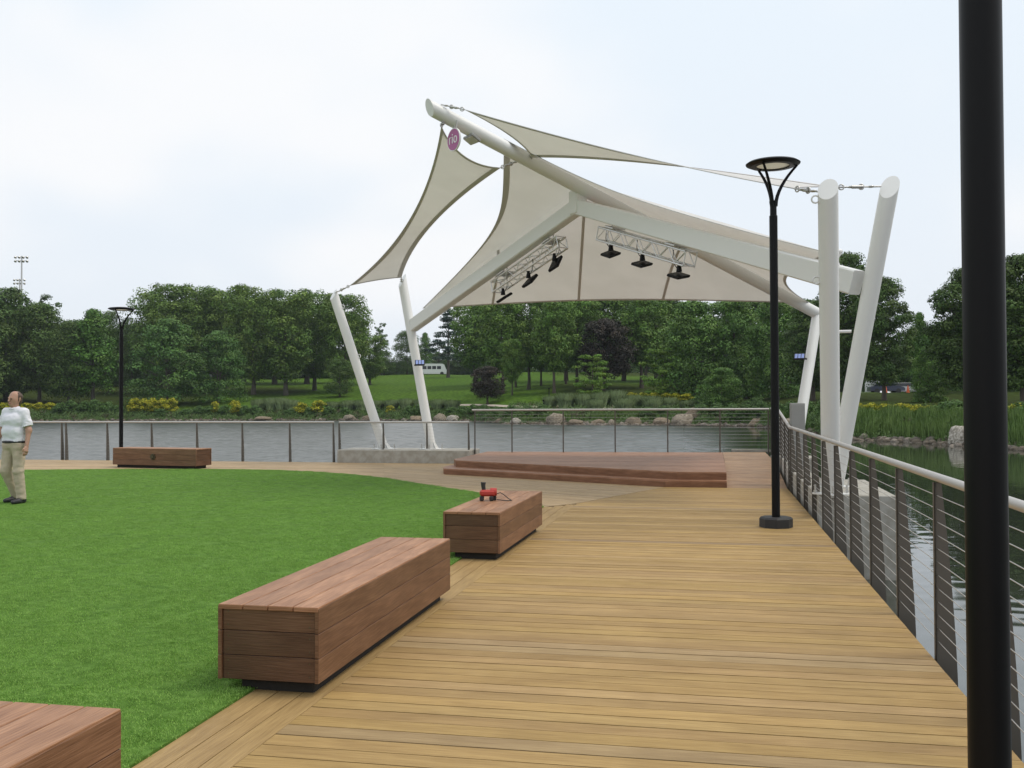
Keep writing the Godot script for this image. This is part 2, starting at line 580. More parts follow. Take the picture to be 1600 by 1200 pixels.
func build_land() -> void:
	var b := MB.new()
	var steps := [-6.0, -2.0, -0.6, 0.0, 0.6, 1.3, 2.2, 3.2, 4.5, 7.0, 11.0, 16.0, 23.0, 30.0, 38.0, 48.0, 60.0, 75.0, 92.0, 108.0, 118.0, 135.0, 180.0, 280.0, 420.0]
	var fn := FastNoiseLite.new()
	fn.seed = 8
	fn.frequency = 0.035
	var fw := FastNoiseLite.new()
	fw.seed = 9
	fw.frequency = 0.6
	var cols := 261
	for i in cols:
		var az := -98.0 + 196.0 * i / (cols - 1)
		for j in steps.size():
			var s: float = steps[j]
			var wob := fw.get_noise_1d(az * 3.0) * 0.9 if absf(s) < 3.0 else 0.0
			var p := bank(az, s + wob)
			if s > 4.0:
				p.y += fn.get_noise_2d(p.x, p.z) * 0.35
			var lawn := Color(0.085, 0.16, 0.022)
			var mown := 0.5 + 0.5 * sin((p.x * 0.25 + p.z) * 0.42)
			lawn = lawn.lerp(Color(0.11, 0.19, 0.028), mown * 0.6)
			# bare and mulched ground under the trees, at the sides of the open lawn
			var wood := maxf(smoothstep(-27.5, -30.0, az), smoothstep(-10.5, -7.5, az))
			wood = maxf(wood, smoothstep(28.0, 36.0, s) * (1.0 - smoothstep(50.0, 60.0, s)) * smoothstep(-22.5, -24.0, az))
			wood *= smoothstep(8.0, 16.0, s + fn.get_noise_2d(p.x * 2.0, p.z * 2.0) * 8.0)
			if az > -10.5:
				wood *= 1.0 - smoothstep(46.0, 54.0, s) * (1.0 - smoothstep(90.0, 100.0, s))
			var c := lawn.lerp(Color(0.05, 0.06, 0.022), wood * 0.85)
			if s < 3.4: c = Color(0.06, 0.075, 0.03)
			if s < 0.5: c = Color(0.1, 0.09, 0.07)
			b.col = c
			b.vert(p, Vector3.UP, Vector2(p.x, p.z))
	for i in cols - 1:
		for j in steps.size() - 1:
			var k := i * steps.size() + j
			var q := k + steps.size()
			b.tri_i(k, q, q + 1); b.tri_i(k, q + 1, k + 1)
	# upright shading from the slope
	var mesh_tool := SurfaceTool.new()
	mesh_tool.create_from(b.mesh(), 0)
	mesh_tool.generate_normals()
	tag(put("lawn_terrain", mesh_tool.commit(), M.terrain), "mown green park bank rising from the far shore to the trees", "", "", "structure")
	# the walk along the bank
	var pb := MB.new()
	var prev := []
	for i in 60:
		var az := -14.5 + i * 0.16
		var s := 11.5 - i * 0.06 + sin(i * 0.2) * 0.5
		var l := bank(az, s + 1.3) + V(0, 0.19, 0)
		var r := bank(az, s - 1.3) + V(0, 0.19, 0)
		if i > 0:
			pb.quad(prev[0], l, r, prev[1], Vector3.UP)
		prev = [l, r]
	tag(put("gravel_path", pb.mesh(), M.path_gravel), "pale path along the far bank", "", "", "structure")
	# water: wind ripples on the open left, sheltered and nearly still on the right
	var water := Node3D.new()
	water.name = numbered("lake_water")
	add_child(water)
	tag(water, "lake between the boardwalk and the park", "", "", "structure")
	ripple_patch(water, -46.0, 4.0, 0.27, 24.0, 152.0, 0.14)
	ripple_patch(water, 4.0, 44.0, 0.27, 0.8, 78.0, 0.11)
	var wb := MB.new()
	for q in [[-100.0, -46.0, 0.8, 152.0], [44.0, 100.0, 0.8, 70.0]]:
		for i in 20:
			var a0 := deg_to_rad(lerpf(q[0], q[1], i / 20.0))
			var a1 := deg_to_rad(lerpf(q[0], q[1], (i + 1) / 20.0))
			wb.quad(V(q[2] * sin(a0), WATER_Y, -q[2] * cos(a0)), V(q[2] * sin(a1), WATER_Y, -q[2] * cos(a1)), V(q[3] * sin(a1), WATER_Y, -q[3] * cos(a1)), V(q[3] * sin(a0), WATER_Y, -q[3] * cos(a0)), Vector3.UP)
	put("water_surface", wb.mesh(), M.lake, water)
	# paving behind and beside the lawn
	var g := MB.new()
	g.slab(PackedVector2Array([Vector2(-90, 2.6), Vector2(1.28, 2.6), Vector2(1.28, 60), Vector2(-90, 60)]), -0.3, -0.02)
	g.slab(PackedVector2Array([Vector2(-90, -24.0), Vector2(-27.2, -24.0), Vector2(-27.2, 2.59), Vector2(-90, 2.59)]), -0.3, -0.02)
	tag(put("plaza_paving", g.mesh(), M.plaza), "plain paving around the lawn", "", "", "structure")
	var fl := MB.new()
	fl.slab(PackedVector2Array([Vector2(-300, -300), Vector2(300, -300), Vector2(300, 300), Vector2(-300, 300)]), -4.2, -4.0)
	tag(put("lake_bed_ground", fl.mesh(), M.asphalt), "", "", "", "structure")

# ---------------------------------------------------------------- boardwalk
var lawn_poly := PackedVector2Array([Vector2(-2.43, 2.5), Vector2(-2.43, -14.3), Vector2(-3.71, -16.12), Vector2(-4.64, -17.08), Vector2(-6.55, -19.17), Vector2(-7.5, -19.95), Vector2(-8.5, -20.54), Vector2(-9.81, -21.0), Vector2(-11.24, -21.07), Vector2(-13.6, -20.75), Vector2(-16.17, -20.04), Vector2(-19.5, -18.3), Vector2(-23, -15), Vector2(-27, -9), Vector2(-27, 2.5)])

func deck_color() -> Color:
	var k := rnd(0.88, 1.09)
	var c := Color(0.49, 0.335, 0.135)
	var r := rng.randf()
	if r < 0.14: c = Color(0.53, 0.37, 0.155)
	elif r < 0.3: c = Color(0.455, 0.31, 0.125)
	elif r < 0.33: c = Color(0.43, 0.31, 0.16)
	return Color(c.r * k * 1.0, c.g * k * 0.99, c.b * k * rnd(0.96, 1.1))

func lay_boards(section: PackedVector2Array, ang: float, pitch: float, parent: Node, called: String, y := 0.0, drop = null, palette = null, gap := 0.008) -> void:
	# boards run along 'ang' (0 = along x); each is a piece of its own, cut to the section's outline
	var d := Vector2(cos(ang), sin(ang))
	var nrm := Vector2(-d.y, d.x)
	var lo := INF
	var hi := -INF
	for p in section:
		lo = minf(lo, p.dot(nrm)); hi = maxf(hi, p.dot(nrm))
	var k := floori(lo / pitch)
	while k * pitch < hi:
		var a := k * pitch + gap * 0.5 * rnd(0.6, 1.5)
		var e := (k + 1) * pitch - gap * 0.5 * rnd(0.6, 1.5)
		var strip := PackedVector2Array([d * -80 + nrm * a, d * 80 + nrm * a, d * 80 + nrm * e, d * -80 + nrm * e])
		for piece in Geometry2D.intersect_polygons(strip, section):
			if piece.size() < 3: continue
			var b := MB.new()
			b.col = palette.call() if palette != null else deck_color()
			b.uvo = Vector2(rnd(0, 9), rnd(0, 9))
			var lift := rnd(-0.0012, 0.0012)
			b.slab(piece, y - 0.028, y + lift, ang)
			if drop != null:
				for i in b.v.size():
					b.v[i].y += drop.call(b.v[i])
			put(called, b.mesh(), M.decking if palette == null or parent.name == "boardwalk_deck" else M.stage_wood, parent)
		k += 1

func build_boardwalk() -> void:
	var deck := Node3D.new()
	deck.name = numbered("boardwalk_deck")
	add_child(deck)
	tag(deck, "tan timber boardwalk", "", "", "structure")
	var sub := MB.new()
	sub.slab(PackedVector2Array([Vector2(-27.1, 2.58), Vector2(1.26, 2.58), Vector2(1.26, -25.4), Vector2(-5.9, -25.0), Vector2(-9.3, -24.15), Vector2(-27.1, -24.05)]), -0.42, -0.034, 0.0, true)
	put("deck_substructure", sub.mesh(), M.dark_gap, deck)
	lay_boards(PackedVector2Array([Vector2(-2.01, 1.5), Vector2(1.29, 1.5), Vector2(1.29, -17.95), Vector2(-0.83, -17.94), Vector2(-2.01, -14.86)]), 0.0, 0.1395, deck, "deck_board")
	var tan := func() -> Color:
		var k := rnd(0.9, 1.05)
		return Color(0.46 * k, 0.315 * k, 0.14 * k)
	# picture-frame boards along the straight side of the lawn
	for k in 3:
		var x0 := -2.43 + k * 0.14
		lay_boards(PackedVector2Array([Vector2(x0 + 0.003, 1.5), Vector2(x0 + 0.137, 1.5), Vector2(x0 + 0.137, -14.3 - k * 0.2), Vector2(x0 + 0.003, -14.3 - k * 0.2)]), PI / 2, 50.0, deck, "frame_board", 0.0, null, tan)
	var pale := func() -> Color:      # newer, paler boards on the far terrace
		var k := rnd(0.9, 1.1)
		return Color(0.52 * k, 0.385 * k, 0.225 * k)
	var s2 := PackedVector2Array([Vector2(-2.43, -14.31), Vector2(-2.02, -14.9), Vector2(-0.84, -17.95), Vector2(-5.6, -20.38), Vector2(-5.7, -24.0), Vector2(-8.2, -24.0), Vector2(-6.55, -19.18), Vector2(-4.64, -17.09), Vector2(-3.71, -16.13)])
	lay_boards(s2, atan2(2.44, 4.77), 0.14, deck, "deck_board", 0.0, null, pale)
	var s3 := PackedVector2Array([Vector2(-6.551, -19.18), Vector2(-7.5, -19.96), Vector2(-8.5, -20.55), Vector2(-9.81, -21.01), Vector2(-11.24, -21.08), Vector2(-13.6, -20.76), Vector2(-16.17, -20.05), Vector2(-19.5, -18.31), Vector2(-23, -15.01), Vector2(-27, -9.01), Vector2(-27, -24.0), Vector2(-8.201, -24.0)])
	lay_boards(s3, -0.05, 0.28, deck, "deck_board", 0.0, null, pale)
	# artificial turf: one sheet, with short blades standing on the part near enough to see them
	var tb := MB.new()
	tb.col = Color(0.13, 0.24, 0.052)
	tb.slab(lawn_poly, -0.03, 0.012)
	tag(put("turf_lawn", tb.mesh(), M.turf), "bright green artificial lawn", "", "", "structure")
	var cb := MB.new()
	for i in 75:
		var p := V(rnd(-0.09, 0.09), rnd(0.0, 0.004), rnd(-0.09, 0.09))
		var lean := V(rnd(-1, 1), rnd(0.9, 1.8), rnd(-1, 1)).normalized()
		var ln := rnd(0.007, 0.0125)
		var side := lean.cross(sphere_dir()).normalized()
		var nn := side.cross(lean).normalized()
		var k := rnd(0.92, 1.08)
		cb.col = Color(k, k * rnd(0.93, 1.05), k * rnd(0.8, 1.2))
		var w := 0.0022
		var q := cb.vert(p - side * w, nn)
		cb.vert(p + side * w, nn); cb.vert(p + lean * ln, nn)
		cb.tri_i(q, q + 1, q + 2)
	var mm := MultiMesh.new()
	mm.transform_format = MultiMesh.TRANSFORM_3D
	mm.use_colors = true
	mm.mesh = cb.mesh()
	var spots := []
	var fn := FastNoiseLite.new()
	fn.seed = 12
	fn.frequency = 0.9
	for i in 60000:
		# closer together near the walk, thinning out with distance
		var p := Vector2(rnd(-22.0, -2.525), rnd(-21.0, -2.6))
		if p.x < p.y * 1.05 - 1.5: continue
		if p.y < -7.0 and rng.randf() < clampf((-p.y - 7.0) / 14.0, 0.0, 0.6): continue
		if not Geometry2D.is_point_in_polygon(p, lawn_poly): continue
		spots.append(p)
	for i in 350:
		spots.append(Vector2(-2.52 - absf(rng.randfn(0, 0.012)), rnd(-14.2, -2.6)))
	mm.instance_count = spots.size()
	for i in spots.size():
		var p: Vector2 = spots[i]
		var bs := Basis(Vector3.UP, rnd(0, TAU)).scaled(Vector3.ONE * rnd(0.8, 1.15))
		mm.set_instance_transform(i, Transform3D(bs, V(p.x, 0.01, p.y)))
		var k := 1.0 + fn.get_noise_2d(p.x, p.y) * 0.16
		mm.set_instance_color(i, Color(0.25 * k, 0.42 * k, 0.1 * k))
	var gi := MultiMeshInstance3D.new()
	gi.name = numbered("turf_grass")
	gi.multimesh = mm
	gi.material_override = M.turf_blade
	add_child(gi)
	tag(gi, "short green turf blades covering the artificial lawn", "grass", "", "stuff")
	# low infill that the turf edge stops against
	var rp := Node3D.new()
	rp.name = numbered("ramp_deck")
	add_child(rp)
	tag(rp, "sloping deck beside the stage", "", "", "structure")
	var ramp := func(p: Vector3) -> float: return 0.262 * clampf((-17.96 - p.z) / 3.4, 0.0, 1.0)
	var pal := func() -> Color:
		var k := rnd(0.88, 1.1)
		return Color(0.46 * k, 0.295 * k, 0.165 * k)
	lay_boards(PackedVector2Array([Vector2(0.255, -17.96), Vector2(1.29, -17.96), Vector2(1.29, -25.3), Vector2(0.255, -25.2)]), 0.0, 0.14, rp, "deck_board", 0.0, ramp, pal)
	var rs := MB.new()
	for q in [[-17.97, 0.0, -21.36, 0.262], [-21.36, 0.262, -25.3, 0.262]]:
		rs.quad(V(0.255, q[1] - 0.034, q[0]), V(1.27, q[1] - 0.034, q[0]), V(1.27, q[3] - 0.034, q[2]), V(0.255, q[3] - 0.034, q[2]), Vector3.UP)
		rs.quad(V(1.27, q[1] - 0.034, q[0]), V(1.27, q[3] - 0.034, q[2]), V(1.27, -0.4, q[2]), V(1.27, -0.4, q[0]), Vector3.RIGHT)
	put("ramp_substructure", rs.mesh(), M.dark_gap, rp)

# ---------------------------------------------------------------- stage
func build_stage() -> void:
	var st := thing("stage_platform", "low two-step reddish brown stage platform under the white canopy", "stage")
	var col := func() -> Color:
		var k := rnd(0.9, 1.08)
		return Color(0.41 * k, 0.23 * k, 0.14 * k)
	var low := PackedVector2Array([Vector2(0.25, -17.98), Vector2(-0.83, -17.95), Vector2(-5.63, -20.4), Vector2(-5.78, -20.9), Vector2(-5.78, -24.9), Vector2(0.25, -25.2)])
	var top := PackedVector2Array([Vector2(0.25, -18.2), Vector2(-0.62, -18.15), Vector2(-5.52, -21.0), Vector2(-5.68, -21.45), Vector2(-5.68, -24.85), Vector2(0.25, -25.15)])
	var b := MB.new()
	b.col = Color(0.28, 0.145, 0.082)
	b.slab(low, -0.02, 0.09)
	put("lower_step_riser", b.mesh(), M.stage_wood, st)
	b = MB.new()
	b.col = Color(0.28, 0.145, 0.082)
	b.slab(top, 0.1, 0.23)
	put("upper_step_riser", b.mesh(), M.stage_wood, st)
	var tread := Geometry2D.clip_polygons(low, top)
	for pc in tread:
		if pc.size() > 3:
			b = MB.new()
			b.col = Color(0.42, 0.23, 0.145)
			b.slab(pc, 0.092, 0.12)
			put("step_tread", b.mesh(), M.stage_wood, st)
	lay_boards(top, 0.0, 0.14, st, "stage_board", 0.26, null, col, 0.006)

# ---------------------------------------------------------------- benches
func make_bench(label: String, pos: Vector3, turn: float, ln: float, group: String, plaque := false) -> Node3D:
	# pos is the middle of the bench on the deck; the long side runs along local z
	var o := thing("timber_bench", label, "bench", pos, turn, group)
	var w := 0.575
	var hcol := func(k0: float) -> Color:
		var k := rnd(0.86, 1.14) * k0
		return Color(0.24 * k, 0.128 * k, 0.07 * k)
	for k in 4:
		var b := MB.new()
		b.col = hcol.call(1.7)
		b.uvo = Vector2(rnd(0, 5), rnd(0, 5))
		var pw := w / 4.0
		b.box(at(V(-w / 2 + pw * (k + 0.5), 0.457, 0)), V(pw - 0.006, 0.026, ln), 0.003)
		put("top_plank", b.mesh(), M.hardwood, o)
	for s in [-1, 1]:
		for k in 3:
			var b := MB.new()
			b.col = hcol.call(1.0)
			b.uvo = Vector2(rnd(0, 5), rnd(0, 5))
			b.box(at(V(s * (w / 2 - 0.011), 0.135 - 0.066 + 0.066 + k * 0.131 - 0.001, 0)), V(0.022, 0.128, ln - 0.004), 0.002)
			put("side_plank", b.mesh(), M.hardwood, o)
			b = MB.new()
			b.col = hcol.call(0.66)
			b.uvo = Vector2(rnd(0, 5), rnd(0, 5))
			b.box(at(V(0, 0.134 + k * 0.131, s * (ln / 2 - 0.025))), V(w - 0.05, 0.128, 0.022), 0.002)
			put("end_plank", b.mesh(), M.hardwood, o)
	var core := MB.new()
	core.box(at(V(0, 0.255, 0)), V(w - 0.06, 0.37, ln - 0.09))
	put("inner_frame", core.mesh(), M.dark_gap, o)
	var pl := MB.new()
	pl.box(at(V(0.02, 0.033, 0)), V(w - 0.16, 0.074, ln - 0.16), 0.004)
	put("plinth", pl.mesh(), M.dark_gap, o)
	var sc := MB.new()
	for s in [-1, 1]:
		for k in 3:
			for x in [-1, 1]:
				for y in [-0.035, 0.035]:
					sc.box(at(V(x * (w / 2 - 0.055), 0.134 + k * 0.131 + y, s * (ln / 2 - 0.0135))), V(0.007, 0.007, 0.002))
	tag(put("screw_heads", sc.mesh(), M.bronze, o), "", "", "", "stuff")
	if plaque:
		var p := MB.new()
		p.tube([V(w / 2 - 0.002, 0.27, 0.02), V(w / 2 + 0.02, 0.27, 0.02)], [0.075, 0.07], 20)
		p.tube([V(w / 2 + 0.02, 0.27, 0.02), V(w / 2 + 0.035, 0.27, 0.02)], [0.05, 0.035], 16)
		for a in 8:
			var t := TAU * a / 8
			p.tube([V(w / 2 + 0.02, 0.27 + cos(t) * 0.055, 0.02 + sin(t) * 0.055), V(w / 2 + 0.03, 0.27 + cos(t) * 0.055, 0.02 + sin(t) * 0.055)], [0.012, 0.008], 8)
		put("bronze_rosette", p.mesh(), M.bronze, o)
	return o

func build_benches() -> void:
	var g := "timber box benches around the lawn"
	make_bench("long timber box bench in the middle foreground straddling the lawn edge", V(-2.32, 0, -6.22), 0, 2.66, g)
	make_bench("timber box bench with a red power tool lying on top", V(-2.305, 0, -10.55), -0.008, 2.32, g)
	make_bench("timber box bench cut off by the bottom left corner of the frame", V(-2.34, 0, -1.83), 0, 2.66, g)
	make_bench("timber box bench with a round bronze rosette across the far lawn edge", V(-12.92, 0, -21.5), -PI / 2 - 0.15, 2.42, g, true)
	# the tool on the second bench
	var t := thing("power_tool", "small red and black cordless power tool on a bench top", "power tool", V(-2.4, 0.471, -10.48), 0.25)
	var b := MB.new()
	b.box(at(V(0, 0.085, 0)), V(0.17, 0.07, 0.1), 0.02)
	b.tube([V(0.03, 0.095, 0), V(0.1, 0.095, 0)], [0.045, 0.042], 12)
	put("housing", b.mesh(), M.red_plastic, t)
	b = MB.new()
	b.tube([V(-0.04, 0.115, 0), V(-0.047, 0.17, 0.0), V(-0.045, 0.2, 0)], [0.022, 0.025, 0.03], 10)
	put("grip", b.mesh(), M.black_plastic, t)
	for f in [V(-0.065, 0.026, 0.03), V(0.04, 0.026, 0.045), V(0.075, 0.026, -0.03), V(-0.06, 0.026, -0.035)]:
		b = MB.new()
		b.box(at(f), V(0.045, 0.05, 0.035), 0.008)
		put("foot", b.mesh(), M.black_plastic, t)
	b = MB.new()
	b.tube([V(0.09, 0.07, 0.0), V(0.14, 0.085, -0.02), V(0.18, 0.06, -0.03), V(0.23, 0.02, 0.0), V(0.26, 0.006, 0.05), V(0.2, 0.006, 0.07), V(0.1, 0.015, 0.04)], [0.005, 0.005, 0.005, 0.005, 0.005, 0.005, 0.005], 6)
	put("power_cord", b.mesh(), M.black_plastic, t)

# ---------------------------------------------------------------- lamp posts
func make_lamp(label: String, pos: Vector3, h: float, turn: float) -> void:
	var o := thing("lamp_post", label, "lamp post", pos, turn, "black lamp posts on the boardwalk")
	var b := MB.new()
	var oct := PackedVector2Array()
	for k in 8:
		var a := TAU * (k + 0.5) / 8
		oct.append(Vector2(cos(a), sin(a)) * 0.2)
	b.slab(oct, 0.0, 0.105)
	var inner := PackedVector2Array()
	for k in 8:
		inner.append(oct[k] * 0.9)
		var k2 := (k + 1) % 8
		var o2 := oct[k] + oct[k2]
		b.quad(V(oct[k].x, 0.105, oct[k].y), V(oct[k2].x, 0.105, oct[k2].y), V(oct[k2].x * 0.9, 0.125, oct[k2].y * 0.9), V(oct[k].x * 0.9, 0.125, oct[k].y * 0.9), V(o2.x, 0.3, o2.y))
	b.slab(inner, 0.11, 0.125)
	put("base", b.mesh(), M.base_paint, o)
	b = MB.new()
	b.lathe([Vector2(0.05, 0.12), Vector2(0.05, h - 0.68), Vector2(0.044, h - 0.675)], Vector3.ZERO, 20)
	put("shaft", b.mesh(), M.black_paint, o)
	b = MB.new()
	b.lathe([Vector2(0.041, h - 0.69), Vector2(0.04, h - 0.56), Vector2(0.05, h - 0.5), Vector2(0.03, h - 0.49)], Vector3.ZERO, 16)
	put("neck", b.mesh(), M.black_paint, o)
	for k in 3:
		var a := TAU * k / 3 + 0.35
		var d := V(cos(a), 0, sin(a))
		b = MB.new()
		var path := []
		var rad := []
		for i in 9:
			var u := i / 8.0
			path.append(V(0, h - 0.56 + 0.5 * u, 0) + d * (0.028 + 0.262 * pow(u, 1.8)))
			rad.append(lerpf(0.026, 0.015, u))
		b.tube(path, rad, 8)
		put("curved_arm", b.mesh(), M.black_paint, o)
	b = MB.new()
	b.lathe([Vector2(0.2, h - 0.05), Vector2(0.202, h - 0.07), Vector2(0.27, h - 0.068), Vector2(0.325, h - 0.045), Vector2(0.33, h - 0.035), Vector2(0.3, h - 0.015), Vector2(0.19, h), Vector2(0.185, h - 0.02)], Vector3.ZERO, 40)
	put("lamp_head", b.mesh(), M.black_paint, o)
	b = MB.new()
	b.lathe([Vector2(0.001, h - 0.062), Vector2(0.15, h - 0.06), Vector2(0.199, h - 0.055)], Vector3.ZERO, 32)
	put("diffuser", b.mesh(), M.lens, o)

# ---------------------------------------------------------------- railings
func fin_post(p: Vector3, out: Vector3, h: float, below: float, r: Node3D) -> void:
	# a flat steel fin set square to the railing: straight towards the deck, tapering outwards to the top
	var b := MB.new()
	var side := out.cross(Vector3.UP).normalized() * 0.006
	var prof := []
	for k in 9:
		var u := k / 8.0
		prof.append([lerpf(-below, h, u), lerpf(0.13, 0.046, pow(u, 1.6))])
	for s in [-1.0, 1.0]:
		for k in 8:
			var a0: Array = prof[k]
			var a1: Array = prof[k + 1]
			b.quad(p + side * s + V(0, a0[0], 0), p + side * s + out * a0[1] + V(0, a0[0], 0), p + side * s + out * a1[1] + V(0, a1[0], 0), p + side * s + V(0, a1[0], 0), side * s)
	for k in 8:
		var a0: Array = prof[k]
		var a1: Array = prof[k + 1]
		b.quad(p - side + out * a0[1] + V(0, a0[0], 0), p + side + out * a0[1] + V(0, a0[0], 0), p + side + out * a1[1] + V(0, a1[0], 0), p - side + out * a1[1] + V(0, a1[0], 0), out)
	# the flange facing the deck
	var f := side.normalized() * 0.016
	b.quad(p - f + V(0, -below, 0), p + f + V(0, -below, 0), p + f + V(0, h, 0), p - f + V(0, h, 0), -out)
	b.quad(p - f + out * 0.008 + V(0, -below, 0), p + f + out * 0.008 + V(0, -below, 0), p + f + out * 0.008 + V(0, h, 0), p - f + out * 0.008 + V(0, h, 0), out)
	b.quad(p - f + V(0, h, 0), p + f + V(0, h, 0), p + side + out * 0.042 + V(0, h, 0), p - side + out * 0.042 + V(0, h, 0), Vector3.UP)
	put("post", b.mesh(), M.post_steel, r)

func make_railing(label: String, a: Vector3, e: Vector3, out: Vector3, posts: Array, h: float, cables: int, below := 0.3, rail_from := 0.0, rail_to := 1.0, thick := 0.026, wire := 0.0028) -> void:
	var r := thing("cable_railing", label, "railing", Vector3.ZERO, 0.0, "steel cable railings round the boardwalk")
	for u in posts:
		fin_post(a.lerp(e, u), out, h - 0.03, below, r)
	var b := MB.new()
	var off := out * 0.025 + V(0, h, 0)
	b.tube([a.lerp(e, rail_from) + off, a.lerp(e, rail_to) + off], [thick, thick], 12)
	put("handrail", b.mesh(), M.handrail_steel, r)
	for k in cables:
		b = MB.new()
		var y := 0.09 + k * (h - 0.2) / (cables - 1)
		b.tube([a + out * 0.02 + V(0, y, 0), e + out * 0.02 + V(0, y, 0)], [wire, wire], 5)
		put("cable", b.mesh(), M.steel, r)

func build_railings() -> void:
	var ps := []
	var z := -0.17
	while z > -17.6:
		ps.append((z - 1.0) / (-17.8 - 1.0))
		z -= 1.24
	make_railing("long steel cable railing along the right edge of the boardwalk", V(1.31, 0, 1.0), V(1.31, 0, -17.8), Vector3.RIGHT, ps, 1.08, 12)
	make_railing("short cable railing climbing beside the ramp to the back corner", V(1.31, 0.0, -17.95), V(1.34, 0.27, -21.4), Vector3.RIGHT, [0.02, 0.35, 0.68, 1.0], 1.08, 12, 0.3, -0.03, 1.0)
	make_railing("level cable railing beside the stage behind the middle lamp post", V(1.34, 0.27, -21.45), V(1.42, 0.27, -25.3), Vector3.RIGHT, [0.3, 0.65, 0.98], 1.08, 12)
	var pl := []
	for x in [-25.8, -24.5, -23.2, -21.9, -20.6, -19.3, -17.53, -17.4, -16.14, -14.81, -13.48, -12.17, -10.83, -9.62]:
		pl.append((x + 26.6) / (26.6 - 9.6))
	make_railing("long cable railing in front of the water behind the far bench", V(-26.6, 0, -24.1), V(-9.6, 0, -24.12), V(0, 0, -1), pl, 1.03, 11, 0.1, 0.0, 1.0, 0.026, 0.001)
	make_railing("cable railing in front of the two left masts", V(-9.46, 0.0, -24.12), V(-6.0, 0.0, -24.14), V(0, 0, -1), [0.0, 0.345, 0.68, 0.995], 1.03, 11, -0.3, 0.0, 1.0, 0.026, 0.002)
	var q := []
	for k in [0.0, 0.128, 0.304, 0.481, 0.659, 0.835, 0.997]: q.append(k)
	make_railing("cable railing across the back of the stage", V(-5.9, 0.262, -24.35), V(1.4, 0.262, -25.35), V(-0.137, 0, -1).normalized(), q, 1.07, 11, 0.1, -0.01, 1.0)

# ---------------------------------------------------------------- canopy
const FRONT = Vector3(-0.731, 0, 0.682)      # the way the stage faces
const SIDE = Vector3(0.682, 0, 0.731)        # towards the near right masts

const MAST = {
	"A": [Vector3(-8.33, 0.33, -24.4), Vector3(-9.63, 4.35, -24.18)], "B": [Vector3(-7.05, 0.33, -24.4), Vector3(-8.01, 4.76, -24.95)],
	"C": [Vector3(1.54, 0.3, -13.67), Vector3(1.40, 4.11, -12.44)], "D": [Vector3(1.72, 0.3, -14.85), Vector3(2.38, 4.43, -14.03)],
	"E": [Vector3(1.78, 0.3, -22.6), Vector3(2.48, 3.61, -24.41)]}
const TIP = Vector3(-5.05, 6.96, -17.38)
const PEAK = Vector3(-2.64, 5.50, -19.84)
const ARCH_L = Vector3(-7.66, 3.55, -24.79)
const ARCH_R = Vector3(2.0, 3.23, -14.31)

func cut_tube(b: MB, a: Vector3, e: Vector3, r: float, cut: Vector3, seg := 24) -> void:
	# a straight tube whose far end is sawn off across 'cut'
	var dir := (e - a).normalized()
	var u := dir.cross(Vector3.UP).normalized()
	var w := dir.cross(u)
	var first := b.v.size()
	for s in seg + 1:
		var t := TAU * s / seg
		var o := u * cos(t) + w * sin(t)
		b.vert(a + o * r, o)
		b.vert(e + o * r - dir * (o.dot(cut) * r / dir.dot(cut)), o)
	for s in seg:
		var i := first + s * 2
		b.tri_i(i, i + 3, i + 1); b.tri_i(i, i + 2, i + 3)
	var c := b.vert(e, cut.normalized())
	for s in seg:
		var p := b.vert(b.v[first + s * 2 + 1], cut.normalized())
		var q := b.vert(b.v[first + s * 2 + 3], cut.normalized())
		b.tri_i(c, p, q)

func beam(a: Vector3, e: Vector3, w: float, h0: float, h1: float) -> ArrayMesh:
	var b := MB.new()
	var d := (e - a).normalized()
	var side := d.cross(Vector3.UP).normalized()
	var up := side.cross(d).normalized()
	var ca := []
	for q in [[a, h0], [e, h1]]:
		var ring := []
		var p: Vector3 = q[0]
		var h: float = q[1] * 0.5
		var bv := 0.02
		for c in [[-w / 2 + bv, -h], [w / 2 - bv, -h], [w / 2, -h + bv], [w / 2, h - bv], [w / 2 - bv, h], [-w / 2 + bv, h], [-w / 2, h - bv], [-w / 2, -h + bv]]:
			ring.append(p + side * c[0] + up * c[1])
		ca.append(ring)
	for k in 8:
		var k2 := (k + 1) % 8
		var m: Vector3 = (ca[0][k] + ca[0][k2]) * 0.5 - a
		b.quad(ca[0][k], ca[1][k], ca[1][k2], ca[0][k2], m)
	for q in 2:
		var mid: Vector3 = a if q == 0 else e
		for k in 8:
			b.tri(mid, ca[q][k], ca[q][(k + 1) % 8], -d if q == 0 else d)
	return b.mesh()

func torus_ring(b: MB, c: Vector3, axis: Vector3, r: float, t: float) -> void:
	var u := axis.cross(Vector3.UP if absf(axis.y) < 0.9 else Vector3.RIGHT).normalized()
	var w := axis.cross(u).normalized()
	var path := []
	var rad := []
	for k in 13:
		var a := TAU * k / 12
		path.append(c + (u * cos(a) + w * sin(a)) * r)
		rad.append(t)
	b.tube(path, rad, 6, false, false)

func edge_pt(a: Vector3, e: Vector3, sag: Vector3, u: float) -> Vector3:
	return a.lerp(e, u) + sag * 4.0 * u * (1.0 - u)

